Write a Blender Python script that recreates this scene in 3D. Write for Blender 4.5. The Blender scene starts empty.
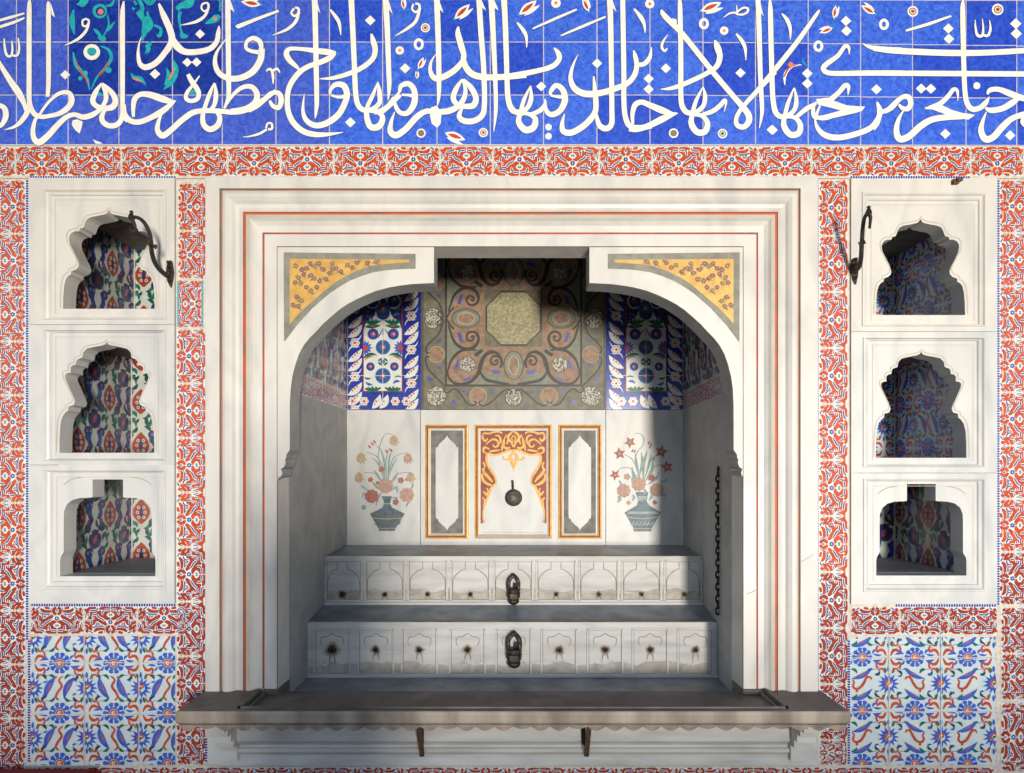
import bpy, math, random
from mathutils import Vector
from mathutils.geometry import tessellate_polygon

# ---------------------------------------------------------------- camera, light, exposure
SC = bpy.context.scene
COL = SC.collection
D = 3.2            # camera to wall plane
PX = 200.0         # picture pixels per metre on the wall plane
CX, CY = 514.0, 470.0   # where the lens axis meets the wall
HC = 1.62          # eye height above the floor
SC.view_settings.view_transform = 'Standard'
SC.view_settings.look = 'None'
SC.view_settings.gamma = 1.0
SC.view_settings.use_curve_mapping = False
SC.view_settings.exposure = 0.0

cam = bpy.data.cameras.new('camera')
cam_ob = bpy.data.objects.new('camera', cam)
COL.objects.link(cam_ob)
cam_ob.location = (0, -D, HC)
cam_ob.rotation_euler = (math.pi / 2, 0, 0)
cam.sensor_fit = 'HORIZONTAL'
cam.sensor_width = 36.0
cam.lens = 36.0 * PX * D / 1024.0
cam.shift_y = (CY - 386.5) / 1024.0
cam.shift_x = -(CX - 512.0) / 1024.0
cam.clip_start = 0.05
SC.camera = cam_ob

world = bpy.data.worlds.new('sky')
SC.world = world
world.use_nodes = True
bg = world.node_tree.nodes['Background']
bg.inputs[1].default_value = 0.84
_nt = world.node_tree
_tc = _nt.nodes.new('ShaderNodeTexCoord')
_sp = _nt.nodes.new('ShaderNodeSeparateXYZ')
_rp = _nt.nodes.new('ShaderNodeValToRGB')       # dark ground below the horizon, pale haze, blue sky above
_mr = _nt.nodes.new('ShaderNodeMapRange')
_mr.inputs['From Min'].default_value = -1.0
_mr.inputs['From Max'].default_value = 1.0
_nt.links.new(_tc.outputs['Generated'], _sp.inputs[0])
_nt.links.new(_sp.outputs['Z'], _mr.inputs['Value'])
_nt.links.new(_mr.outputs['Result'], _rp.inputs['Fac'])
_nt.links.new(_rp.outputs['Color'], bg.inputs[0])
_el = _rp.color_ramp.elements
_el[0].position, _el[0].color = 0.47, (0.05, 0.05, 0.045, 1)
_el[1].position, _el[1].color = 0.505, (1.15, 1.18, 1.20, 1)
for _p, _c in ((0.56, (1.0, 1.16, 1.32, 1)), (0.75, (0.60, 0.85, 1.25, 1))):
    _e = _el.new(_p)
    _e.color = _c


def area(name, loc, target, sx, sy, power, color):
    l = bpy.data.lights.new(name, 'AREA')
    l.shape = 'RECTANGLE'
    l.size, l.size_y = sx, sy
    l.energy = power
    l.color = color
    o = bpy.data.objects.new(name, l)
    COL.objects.link(o)
    o.location = loc
    d = Vector(target) - Vector(loc)
    o.rotation_euler = d.to_track_quat('-Z', 'Y').to_euler()
    return o


# sunlight thrown up from the bright pool beyond the terrace: low, far, to the right
area('pool_glint_light', (3.05, -14.0, 1.0), (0, 0, HC + 0.5), 1.1, 2.4, 2720, (1.0, 0.935, 0.835))
# the sunlit pavement beyond the porch bounces warm light up on the wall
area('pavement_bounce_light', (0.5, -6.2, 0.02), (0.5, -6.2, 5.0), 7.0, 2.2, 12, (1.0, 0.87, 0.70))


# ---------------------------------------------------------------- materials
def lin(c):
    c = c / 255.0
    return c / 12.92 if c <= 0.04045 else ((c + 0.055) / 1.055) ** 2.4


def rgb(t):
    return (lin(t[0]), lin(t[1]), lin(t[2]), 1)


MATS = {}


def mat(name, c, c2=None, scale=8.0, rough=0.5, bump=0.0, bscale=60.0, metal=0.0, detail=4.0, lo=0.35, hi=0.65, dist=0.0, coat=0.0, stretch=None):
    m = bpy.data.materials.new(name)
    m.use_nodes = True
    nt = m.node_tree
    b = nt.nodes['Principled BSDF']
    b.inputs['Roughness'].default_value = rough
    b.inputs['Metallic'].default_value = metal
    b.inputs['Base Color'].default_value = rgb(c)
    if coat:
        b.inputs['Coat Weight'].default_value = coat
        b.inputs['Coat Roughness'].default_value = 0.12
    tc = None
    if c2 is not None or bump:
        tc = nt.nodes.new('ShaderNodeTexCoord')
        src = tc.outputs['Object']
        if stretch:
            mp = nt.nodes.new('ShaderNodeMapping')
            mp.inputs['Scale'].default_value = stretch[0]
            mp.inputs['Rotation'].default_value = stretch[1]
            nt.links.new(src, mp.inputs['Vector'])
            src = mp.outputs['Vector']
    if c2 is not None:
        n = nt.nodes.new('ShaderNodeTexNoise')
        n.inputs['Scale'].default_value = scale
        n.inputs['Detail'].default_value = detail
        n.inputs['Distortion'].default_value = dist
        nt.links.new(src, n.inputs['Vector'])
        r = nt.nodes.new('ShaderNodeValToRGB')
        r.color_ramp.elements[0].position = lo
        r.color_ramp.elements[1].position = hi
        r.color_ramp.elements[0].color = rgb(c)
        r.color_ramp.elements[1].color = rgb(c2)
        nt.links.new(n.outputs['Fac'], r.inputs['Fac'])
        nt.links.new(r.outputs['Color'], b.inputs['Base Color'])
    if bump:
        n2 = nt.nodes.new('ShaderNodeTexNoise')
        n2.inputs['Scale'].default_value = bscale
        n2.inputs['Detail'].default_value = 5
        nt.links.new(tc.outputs['Object'], n2.inputs['Vector'])
        bp = nt.nodes.new('ShaderNodeBump')
        bp.inputs['Strength'].default_value = bump
        bp.inputs['Distance'].default_value = 0.004
        nt.links.new(n2.outputs['Fac'], bp.inputs['Height'])
        nt.links.new(bp.outputs['Normal'], b.inputs['Normal'])
    MATS[name] = m
    return m


VEIN = ((1.0, 1.0, 0.45), (0.0, 0.6, 0.0))
mat('marble', (208, 203, 195), (182, 180, 177), 5, 0.42, 0.10, 40, dist=1.2, detail=7, lo=.42, hi=.78, stretch=VEIN)
mat('marble_cool', (204, 202, 197), (172, 174, 174), 4, 0.45, 0.12, 40, dist=1.5, detail=7, lo=.40, hi=.80, stretch=VEIN)
mat('marble_weathered', (198, 196, 192), (156, 152, 146), 5, 0.6, 0.2, 50, dist=0.4, detail=8, lo=.42, hi=.9, stretch=((.6, 1, 3), (0, 0, 0)))
mat('marble_stained', (182, 176, 166), (140, 130, 118), 14, 0.65, 0.2, 50, dist=0.6, detail=8, lo=.35, hi=.8)
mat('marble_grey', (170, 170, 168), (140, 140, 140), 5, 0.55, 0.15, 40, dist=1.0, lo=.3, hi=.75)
mat('slab_stone', (116, 106, 99), (88, 80, 76), 6, 0.6, 0.25, 60, dist=0.5, detail=7)
mat('slab_edge', (176, 164, 148), (128, 112, 98), 7, 0.65, 0.3, 60, detail=7, stretch=((1, 1, .3), (0, 0, 0)))
mat('scallop_stone', (158, 138, 122), (112, 100, 90), 14, 0.7, 0.3, 60)
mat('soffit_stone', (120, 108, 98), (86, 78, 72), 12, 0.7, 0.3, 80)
mat('trough_stone', (138, 146, 154), (98, 108, 118), 7, 0.35, 0.15, 40, detail=7)
mat('line_brown', (128, 112, 96), (160, 110, 86), 6, 0.6)
mat('line_red', (190, 78, 52), (140, 88, 72), 9, 0.6)
mat('line_tan', (188, 176, 154), (172, 164, 148), 8, 0.6)
mat('line_grey', (150, 142, 132), None, rough=.6)
mat('stain', (150, 138, 122), (122, 108, 92), 30, 0.7)
mat('stain_light', (176, 166, 152), (160, 148, 132), 30, 0.7)
mat('stain_dark', (70, 58, 46), (48, 40, 34), 40, 0.8)
mat('hole_dark', (14, 12, 11), None, rough=.9)
mat('vein_grey', (158, 156, 152), None, rough=.5)
mat('grout', (214, 204, 190), (190, 178, 164), 40, 0.7)
mat('grout_pink', (186, 172, 178), (206, 196, 190), 40, 0.7)
# glazed tiles
G = dict(rough=0.22, coat=0.25)
mat('glaze_blue', (40, 80, 200), (78, 122, 226), 26, rough=.3, coat=.15, detail=8, dist=2.2, lo=.34, hi=.72)
mat('glaze_blue_deep', (30, 60, 180), (56, 96, 210), 24, rough=.3, coat=.15, detail=8, dist=2.2, lo=.34, hi=.74)
mat('glaze_blue_violet', (50, 76, 184), (84, 112, 212), 26, rough=.3, coat=.15, detail=8, dist=2.2, lo=.34, hi=.74)
mat('glaze_navy', (18, 42, 136), (36, 70, 172), 24, rough=.3, coat=.15, detail=8, dist=2.0, lo=.34, hi=.74)
mat('letter_white', (240, 238, 230), (232, 228, 216), 20, **G)
mat('letter_line', (40, 58, 128), None, **G)
mat('tile_white', (224, 224, 214), (206, 210, 204), 18, **G)
mat('tile_milk', (206, 214, 212), (190, 204, 206), 14, **G)
mat('paint_red', (198, 82, 44), (172, 66, 40), 30, **G)
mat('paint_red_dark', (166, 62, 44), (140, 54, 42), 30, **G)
mat('paint_blue', (62, 84, 156), (40, 56, 130), 60, **G)
mat('paint_blue_grey', (116, 134, 168), (92, 110, 150), 50, **G)
mat('paint_cobalt', (44, 82, 178), (70, 104, 196), 40, **G)
mat('paint_cobalt_deep', (26, 44, 140), (40, 62, 160), 40, **G)
mat('paint_violet', (112, 100, 168), (92, 84, 156), 40, **G)
mat('paint_navy', (38, 38, 80), (54, 50, 96), 30, **G)
mat('paint_green', (30, 112, 92), (24, 96, 76), 40, **G)
mat('paint_green_dark', (34, 76, 70), None, **G)
mat('paint_turquoise', (46, 178, 178), (30, 150, 164), 30, **G)
mat('paint_orange', (222, 128, 84), None, **G)
mat('niche_ground', (196, 200, 186), (176, 184, 176), 16, **G)
# pietra dura
mat('inlay_olive', (118, 111, 90), (92, 87, 70), 22, 0.5, 0.1, 60)
mat('inlay_olive_light', (168, 160, 118), (120, 114, 84), 60, 0.45, 0.1, 60, detail=6)
mat('inlay_salmon', (160, 124, 95), (120, 94, 73), 26, 0.5, detail=8)
mat('inlay_sage', (128, 132, 110), (108, 112, 96), 30, 0.5)
mat('inlay_black', (46, 42, 38), None, rough=.5)
mat('inlay_mottled', (196, 190, 172), (84, 80, 74), 90, 0.5, lo=.42, hi=.56)
mat('inlay_lapis', (54, 74, 150), None, rough=.4)
mat('inlay_grey', (138, 136, 120), (118, 116, 104), 24, 0.6, 0.2, 60)
mat('inlay_pale', (176, 168, 146), None, rough=.6)
mat('gold', (220, 170, 76), (194, 142, 54), 30, 0.45, 0.1, 60, metal=.25)
mat('gold_flat', (212, 168, 88), (194, 148, 70), 18, 0.5, 0.08, 60, metal=.15)
mat('gold_bright', (214, 166, 82), (188, 136, 58), 40, 0.5, metal=.15)
mat('red_ground', (150, 66, 42), (126, 54, 38), 20, 0.55)
mat('purple_flower', (122, 88, 92), None, rough=.6)
mat('grey_flower', (124, 110, 88), None, rough=.6)
mat('cartouche_grey', (122, 118, 110), (92, 90, 86), 16, 0.6, 0.2, 60)
mat('vase_blue', (92, 112, 120), (70, 88, 98), 40, 0.5)
mat('vase_pale', (150, 164, 164), (118, 134, 138), 50, 0.5)
mat('stem_green', (142, 162, 154), (122, 146, 140), 30, 0.6)
mat('leaf_blue', (128, 156, 176), (150, 170, 180), 30, 0.6)
mat('bloom_pink', (190, 156, 138), (166, 132, 116), 60, 0.6)
mat('bloom_tan', (184, 162, 128), (162, 144, 114), 60, 0.6)
mat('bloom_red', (174, 112, 96), (150, 92, 80), 60, 0.6)
# metals, cloth, ground
mat('bronze', (74, 68, 60), (52, 48, 44), 30, 0.45, 0.25, 90, metal=.7)
mat('iron', (66, 60, 54), (44, 40, 36), 40, 0.55, 0.3, 90, metal=.5)
mat('rust_iron', (112, 80, 58), (78, 60, 48), 40, 0.7, 0.3, 90, metal=.3)
mat('red_cloth', (140, 14, 24), (110, 10, 20), 60, 0.9, 0.3, 200)
mat('terrace_stone', (138, 130, 118), (112, 106, 96), 3, 0.7, 0.2, 40)
mat('roof_wood', (70, 60, 50), (52, 44, 38), 6, 0.8)
mat('wall_stone', (188, 180, 168), (160, 152, 142), 5, 0.8, 0.2, 30)
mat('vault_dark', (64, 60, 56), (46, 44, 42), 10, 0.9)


# ---------------------------------------------------------------- mesh builder
def spline(pts, sub=6):
    """smooth a list of (x, y, w ...) by Catmull-Rom"""
    if len(pts) < 3:
        return [tuple(p) for p in pts]
    out = []
    n = len(pts)
    k = len(pts[0])
    for i in range(n - 1):
        p0, p1, p2, p3 = pts[max(i - 1, 0)], pts[i], pts[i + 1], pts[min(i + 2, n - 1)]
        for s in range(sub):
            t = s / sub
            out.append(tuple(0.5 * (2 * p1[a] + (p2[a] - p0[a]) * t + (2 * p0[a] - 5 * p1[a] + 4 * p2[a] - p3[a]) * t * t + (3 * p1[a] - p0[a] - 3 * p2[a] + p3[a]) * t ** 3) for a in range(k)))
    out.append(tuple(pts[-1]))
    return out


def wall_map(d=0.0):
    """picture pixel on a plane facing the viewer at depth d -> world point; h lifts towards the viewer"""
    s = PX * D / (D + d)
    return lambda u, v, h=0.0: (((u - CX) / s), d - h, HC - (v - CY) / s)


def S(d):
    return PX * D / (D + d)


LAYER = 0.0005


class MB:
    def __init__(self, mp=None):
        self.v, self.f, self.m, self.names = [], [], [], []
        self.mp = mp or wall_map(0)
        self.k = 0

    def mi(self, name):
        if name not in self.names:
            self.names.append(name)
        return self.names.index(name)

    def face(self, pts3, m):
        b = len(self.v)
        self.v += [tuple(p) for p in pts3]
        self.f.append(tuple(range(b, b + len(pts3))))
        self.m.append(self.mi(m))

    def lift(self, layer):
        """height of a painted shape; strokes of one coat never share a plane exactly"""
        self.k += 1
        return layer * LAYER + (self.k % 40) * LAYER * 0.022

    # ---- painted shapes (2-D, through self.mp)
    def poly(self, pts, m, layer=0, h=None):
        hh = self.lift(layer) if h is None else h
        P = [self.mp(p[0], p[1], hh) for p in pts]
        if len(P) <= 4:
            self.face(P, m)
            return
        tris = tessellate_polygon([[Vector((p[0], p[1], 0)) for p in pts]])
        b = len(self.v)
        self.v += P
        k = self.mi(m)
        for t in tris:
            self.f.append((b + t[0], b + t[1], b + t[2]))
            self.m.append(k)

    def rect(self, x0, y0, x1, y1, m, layer=0):
        self.poly([(x0, y0), (x1, y0), (x1, y1), (x0, y1)], m, layer)

    def stroke(self, pts, m, layer=1, w=None, sub=5, closed=False):
        p = [tuple(q) if len(q) == 3 else (q[0], q[1], w) for q in pts]
        if closed:
            p = p + [p[0]]
        p = spline(p, sub)
        hh = self.lift(layer)
        L, R = [], []
        n = len(p)
        for i in range(n):
            a, b = p[max(i - 1, 0)], p[min(i + 1, n - 1)]
            if closed and i in (0, n - 1):
                a, b = p[n - 2], p[1]
            dx, dy = b[0] - a[0], b[1] - a[1]
            l = math.hypot(dx, dy) or 1.0
            nx, ny = -dy / l * p[i][2] / 2, dx / l * p[i][2] / 2
            hi = hh + 2.5e-5 * i / n      # a stroke that crosses itself rises a hair on the way
            L.append(self.mp(p[i][0] + nx, p[i][1] + ny, hi))
            R.append(self.mp(p[i][0] - nx, p[i][1] - ny, hi))
        b = len(self.v)
        self.v += L + R
        k = self.mi(m)
        for i in range(n - 1):
            self.f.append((b + i, b + i + 1, b + n + i + 1, b + n + i))
            self.m.append(k)

    def disc(self, cx, cy, r, m, layer=1, ry=None, n=14, rot=0.0):
        ry = r if ry is None else ry
        c, s = math.cos(rot), math.sin(rot)
        pts = []
        for i in range(n):
            a = 2 * math.pi * i / n
            x, y = r * math.cos(a), ry * math.sin(a)
            pts.append((cx + x * c - y * s, cy + x * s + y * c))
        hh = self.lift(layer)
        self.face([self.mp(p[0], p[1], hh) for p in pts], m)

    def ring(self, cx, cy, rx, ry, w, m, layer=1, n=20):
        self.stroke([(cx + rx * math.cos(2 * math.pi * i / n), cy + ry * math.sin(2 * math.pi * i / n), w) for i in range(n)], m, layer, sub=1, closed=True)

    def star(self, cx, cy, r0, r1, k, m, layer=1, rot=0.0):
        pts = []
        for i in range(2 * k):
            a = math.pi * i / k + rot
            r = r1 if i % 2 == 0 else r0
            pts.append((cx + r * math.cos(a), cy + r * math.sin(a)))
        self.poly(pts, m, layer)

    def leaf(self, x0, y0, x1, y1, w, m, layer=1, bend=0.0):
        dx, dy = x1 - x0, y1 - y0
        mx, my = (x0 + x1) / 2 - dy * bend, (y0 + y1) / 2 + dx * bend
        self.stroke([(x0, y0, 0.1 * w), ((x0 + mx) / 2 - dy * bend * .25, (y0 + my) / 2 + dx * bend * .25, 0.8 * w), (mx, my, w), ((x1 + mx) / 2 - dy * bend * .25, (y1 + my) / 2 + dx * bend * .25, 0.7 * w), (x1, y1, 0.05 * w)], m, layer, sub=3)

    # ---- solids (world coordinates)
    def box(self, x0, x1, y0, y1, z0, z1, m, front=None):
        P = [(x, y, z) for x in (x0, x1) for y in (y0, y1) for z in (z0, z1)]
        for idx in ((0, 1, 5, 4), (2, 6, 7, 3), (0, 2, 3, 1), (4, 5, 7, 6), (1, 3, 7, 5), (0, 4, 6, 2)):
            self.face([P[i] for i in idx], m)

    def prism(self, outline, d0, d1, m, side=None, holes=(), pd=None, back=True):
        """outline (pixels on plane depth pd) extruded from depth d0 (front) to d1 (back)"""
        s = S(d0 if pd is None else pd)
        loops = [outline] + list(holes)
        W = [[((u - CX) / s, HC - (v - CY) / s) for u, v in lp] for lp in loops]
        tris = tessellate_polygon([[Vector((p[0], p[1], 0)) for p in lp] for lp in W])
        flat = [p for lp in W for p in lp]
        for d in ((d0, d1) if back else (d0,)):
            b = len(self.v)
            self.v += [(p[0], d, p[1]) for p in flat]
            k = self.mi(m)
            for t in tris:
                self.f.append((b + t[0], b + t[1], b + t[2]))
                self.m.append(k)
        for lp in W:
            n = len(lp)
            for i in range(n):
                a, c = lp[i], lp[(i + 1) % n]
                self.face([(a[0], d0, a[1]), (c[0], d0, c[1]), (c[0], d1, c[1]), (a[0], d1, a[1])], side or m)

    def tube(self, path, r, m, n=8, sub=5):
        pts = [tuple(p) + ((r,) if len(p) == 3 else ()) for p in path]
        pts = spline(pts, sub)
        rings = []
        up = Vector((0.12, 0.2, 1)).normalized()
        for i, p in enumerate(pts):
            a, b = Vector(pts[max(i - 1, 0)][:3]), Vector(pts[min(i + 1, len(pts) - 1)][:3])
            t = (b - a).normalized()
            s = t.cross(up)
            if s.length < 1e-3:
                s = t.cross(Vector((1, 0, 0)))
            s.normalize()
            q = s.cross(t)
            rings.append([Vector(p[:3]) + (s * math.cos(2 * math.pi * j / n) + q * math.sin(2 * math.pi * j / n)) * p[3] for j in range(n)])
        b = len(self.v)
        for rg in rings:
            self.v += [tuple(x) for x in rg]
        k = self.mi(m)
        for i in range(len(rings) - 1):
            for j in range(n):
                self.f.append((b + i * n + j, b + i * n + (j + 1) % n, b + (i + 1) * n + (j + 1) % n, b + (i + 1) * n + j))
                self.m.append(k)
        for i in (0, len(rings) - 1):
            self.f.append(tuple(b + i * n + j for j in range(n)))
            self.m.append(k)

    def lathe(self, c, axis, prof, m, n=16):
        """prof: (distance along axis, radius)"""
        ax = Vector(axis).normalized()
        s = ax.cross(Vector((0.3, 0.5, 0.8))).normalized()
        q = ax.cross(s)
        b = len(self.v)
        for t, r in prof:
            o = Vector(c) + ax * t
            self.v += [tuple(o + (s * math.cos(2 * math.pi * j / n) + q * math.sin(2 * math.pi * j / n)) * max(r, 1e-4)) for j in range(n)]
        k = self.mi(m)
        for i in range(len(prof) - 1):
            for j in range(n):
                self.f.append((b + i * n + j, b + i * n + (j + 1) % n, b + (i + 1) * n + (j + 1) % n, b + (i + 1) * n + j))
                self.m.append(k)
        self.f.append(tuple(b + j for j in range(n)))
        self.m.append(k)
        self.f.append(tuple(b + (len(prof) - 1) * n + j for j in range(n)))
        self.m.append(k)

    def build(self, name, parent=None, base=None, smooth=False):
        o_loc = Vector(base) if base is not None else (parent_base(parent) if parent else Vector(self.v[0]))
        me = bpy.data.meshes.new(name)
        me.from_pydata([(p[0] - o_loc[0], p[1] - o_loc[1], p[2] - o_loc[2]) for p in self.v], [], self.f)
        for nme in self.names:
            me.materials.append(MATS[nme])
        me.polygons.foreach_set('material_index', self.m)
        if smooth:
            me.polygons.foreach_set('use_smooth', [True] * len(self.f))
        me.update()
        o = bpy.data.objects.new(name, me)
        COL.objects.link(o)
        o.location = o_loc
        if parent is not None:
            o.parent = parent
            o.location = o_loc - parent_base(parent)
        return o


def parent_base(p):
    v = Vector((0, 0, 0))
    while p is not None:
        v += p.location
        p = p.parent
    return v


def thing(name, label, cat, base, group=None):
    o = bpy.data.objects.new(name, None)
    o.empty_display_size = 0.05
    COL.objects.link(o)
    o.location = base
    return tag(o, label, cat, group)


def tag(o, label=None, cat=None, group=None, kind=None):
    if label:
        o['label'] = label
    if cat:
        o['category'] = cat
    if group:
        o['group'] = group
    if kind:
        o['kind'] = kind
    return o


# ---------------------------------------------------------------- tile patterns
RED_HALF = [  # one half of a tile, u 0..26 along the strip, v 0..30 across; w = stroke width
    [(0.6, 1.2, 2.0), (3.0, 2.6, 2.2), (3.6, 5.2, 2.4), (2.2, 7.6, 2.2), (0.5, 8.6, 1.6)],
    [(5.6, 4.6, 1.2), (8.2, 5.6, 2.2), (11.5, 5.8, 2.7), (14.4, 4.4, 2.2), (16.6, 2.2, 1.4)],
    [(4.0, 9.4, 1.6), (6.2, 11.6, 2.6), (8.8, 13.6, 3.0), (12.0, 15.8, 3.0), (15.4, 15.4, 2.8), (17.4, 12.6, 2.6), (16.6, 10.0, 1.8)],
    [(18.8, 3.4, 1.4), (20.4, 6.0, 2.4), (19.8, 9.2, 2.2), (22.0, 12.0, 2.6), (25.6, 13.4, 2.6)],
    [(22.8, 1.4, 1.8), (24.0, 4.4, 2.4), (23.2, 7.6, 2.0), (25.8, 9.6, 1.6)],
    [(0.4, 16.4, 1.4), (3.4, 17.0, 2.6), (5.8, 19.2, 2.8), (5.4, 22.6, 2.6), (2.8, 24.6, 2.2), (0.4, 25.0, 1.6)],
    [(7.4, 17.6, 1.4), (9.8, 19.4, 2.4), (11.4, 22.6, 2.6), (9.4, 25.0, 2.0)],
    [(12.6, 24.6, 1.6), (15.4, 23.8, 2.8), (18.8, 23.2, 2.8), (20.6, 20.2, 2.4), (20.2, 17.2, 2.0), (23.0, 16.4, 1.8)],
    [(0.4, 28.4, 1.6), (4.4, 28.0, 2.4), (8.4, 28.2, 2.2), (11.4, 27.4, 1.4)],
    [(14.4, 28.8, 1.6), (18.0, 27.6, 2.4), (21.2, 28.0, 2.0), (23.2, 25.4, 2.4), (23.6, 21.6, 2.2), (25.8, 19.6, 1.8)],
    [(12.4, 1.0, 1.4), (9.6, 1.6, 1.8), (7.4, 2.0, 1.2)],
    [(14.2, 18.8, 1.2), (16.2, 18.8, 1.8), (17.2, 20.2, 1.2)],
    [(24.6, 25.0, 1.4), (25.8, 27.6, 1.6)],
    [(10.8, 9.4, 1.2), (13.4, 11.2, 2.0), (13.6, 12.6, 1.2)],
]
BLUE_HALF = [
    [(0.2, 11.0, 1.6), (1.6, 13.0, 1.5), (0.2, 15.0, 1.6)],
    [(0.2, 20.6, 2.6), (1.8, 21.2, 1.4)],
    [(6.6, 8.4, 0.9), (9.0, 8.2, 1.3), (12.2, 8.6, 1.2), (14.0, 7.2, 1.0)],
    [(8.4, 8.4, 0.8), (8.6, 10.4, 1.3)],
    [(14.6, 12.8, 0.8), (14.0, 9.6, 1.2), (16.4, 7.0, 1.3), (18.2, 6.8, 0.8)],
    [(19.0, 15.2, 1.0), (19.4, 12.4, 1.3), (18.6, 10.6, 0.9)],
    [(21.4, 14.6, 1.2), (24.0, 15.6, 1.0)],
    [(17.4, 0.8, 1.2), (19.6, 2.0, 1.2), (21.0, 3.4, 0.9)],
    [(6.0, 14.2, 0.9), (8.2, 16.2, 1.3), (11.4, 18.0, 1.3), (13.2, 20.8, 1.1)],
    [(13.0, 22.4, 1.3), (14.8, 21.2, 1.2), (18.2, 21.6, 0.9)],
    [(6.8, 25.8, 1.4), (8.0, 23.4, 1.2), (7.6, 21.2, 0.9)],
    [(12.4, 28.6, 1.0), (13.6, 26.6, 1.2), (17.0, 25.6, 1.3), (20.6, 25.8, 0.9)],
    [(21.6, 23.0, 1.1), (22.0, 19.4, 1.2)],
    [(1.2, 26.6, 0.9), (4.2, 26.2, 1.2), (6.2, 26.8, 0.8)],
    [(5.2, 1.2, 1.0), (6.2, 3.4, 1.0)],
    [(24.8, 17.2, 1.2), (25.8, 22.6, 1.0)],
    [(25.0, 6.6, 1.0), (25.9, 4.6, 1.0)],
    [(4.6, 6.8, 0.9), (6.2, 7.0, 1.1)],
    [(16.0, 16.9, 1.0), (18.4, 17.4, 1.0)],
]


def red_tile(mb, ox, oy, L, W, vertical=False, flip=False, dark=False, edge=None):
    """one arabesque border tile; ox, oy = centre of its long axis start edge"""
    su, sv = L / 52.6, W / 30.0
    red = 'paint_red_dark' if dark else 'paint_red'  # the darker red paints in the weaker light of the lower wall

    def T(u, v):
        v = v if not flip else 30 - v
        return (ox + v * sv, oy + u * su) if vertical else (ox + u * su, oy + v * sv)
    a, b = T(-26.0, 0), T(26.0, 30)
    mb.rect(min(a[0], b[0]), min(a[1], b[1]), max(a[0], b[0]), max(a[1], b[1]), 'tile_white', 2)
    k = min(su, sv)
    for sgn in (1, -1):
        for st in RED_HALF:
            mb.stroke([T(sgn * u, v) + (w * k * 1.6,) for u, v, w in st], red, 3, sub=3)
        for st in BLUE_HALF:
            mb.stroke([T(sgn * u, v) + ((w + 1.5) * k,) for u, v, w in st], 'tile_white', 4, sub=2)
            mb.stroke([T(sgn * u, v) + (w * k * 1.1,) for u, v, w in st], 'paint_blue' if len(st) != 2 else 'paint_blue_grey', 5, sub=2)
    c = T(0, 4.4)
    mb.disc(c[0], c[1], 1.3 * k, 'paint_blue_grey', 6, n=8)
    if edge:
        for v0, v1 in ((0, 1.8), (28.2, 30)):
            a, b = T(-26, v0), T(26, v1)
            mb.rect(min(a[0], b[0]), min(a[1], b[1]), max(a[0], b[0]), max(a[1], b[1]), edge, 5)


def red_row(mb, x0, x1, y0, W, L=53.0, start=None, flip_alt=True, dark=False):
    x = x0 if start is None else start
    i = 0
    while x < x1 - 1:
        red_tile(mb, x + L / 2, y0, L - 1.2, W - 0.8, False, flip_alt and i % 2 == 1, dark)
        x += L
        i += 1


def red_column(mb, y0, y1, x0, W, L=56.0, dark_from=520, flip=False):
    n = max(1, round((y1 - y0) / L))
    L = (y1 - y0) / n
    for i in range(n):
        y = y0 + i * L
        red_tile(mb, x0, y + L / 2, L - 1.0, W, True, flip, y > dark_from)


def dots(mb, x0, y0, x1, y1, w=2.6, step=2.5):
    """the row of blue beads along a border"""
    vert = abs(x1 - x0) < abs(y1 - y0)
    n = int(max(abs(x1 - x0), abs(y1 - y0)) / step)
    mb.stroke([(x0, y0, w + 1.2), (x1, y1, w + 1.2)], 'tile_white', 2, sub=1)
    for i in range(n):
        t = (i + .5) / n
        x, y = x0 + (x1 - x0) * t, y0 + (y1 - y0) * t
        a, b = (w * .5, step * .36) if vert else (step * .36, w * .5)
        mb.rect(x - a, y - b, x + a, y + b, 'paint_cobalt_deep', 3)


def rosette_round(mb, x, y, r, sx=1.0):
    for i in range(10):
        a = math.pi * 2 * i / 10
        mb.disc(x + .78 * r * math.cos(a) * sx, y + .78 * r * math.sin(a), .30 * r, 'paint_cobalt', 3, n=8)
    mb.disc(x, y, .80 * r * sx, 'paint_cobalt', 4, ry=.80 * r)
    for i in range(10):
        a = math.pi * 2 * (i + .5) / 10
        mb.leaf(x + .5 * r * math.cos(a) * sx, y + .5 * r * math.sin(a), x + 1.0 * r * math.cos(a) * sx, y + 1.0 * r * math.sin(a), .12 * r, 'tile_milk', 5)
    mb.ring(x, y, .56 * r * sx, .56 * r, .10 * r, 'paint_blue_grey', 6, 12)
    mb.disc(x, y, .42 * r * sx, 'tile_milk', 6, ry=.42 * r)
    mb.ring(x, y, .30 * r, .30 * r, .16 * r, 'paint_red', 7, 10)
    mb.disc(x + .08 * r, y, .14 * r, 'paint_orange', 8, n=8)


def rosette_sun(mb, x, y, r):
    mb.star(x, y, .58 * r, 1.08 * r, 13, 'paint_cobalt', 3)
    mb.disc(x, y, .62 * r, 'paint_cobalt', 4)
    mb.disc(x, y, .40 * r, 'tile_milk', 5)
    mb.stroke([(x + .1 * r, y, .1 * r), (x + .26 * r, y - .12 * r, .16 * r), (x, y - .36 * r, .18 * r), (x - .32 * r, y, .2 * r), (x, y + .36 * r, .16 * r)], 'paint_red', 6, sub=3)
    mb.disc(x, y, .14 * r, 'paint_green', 7, n=8)


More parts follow.
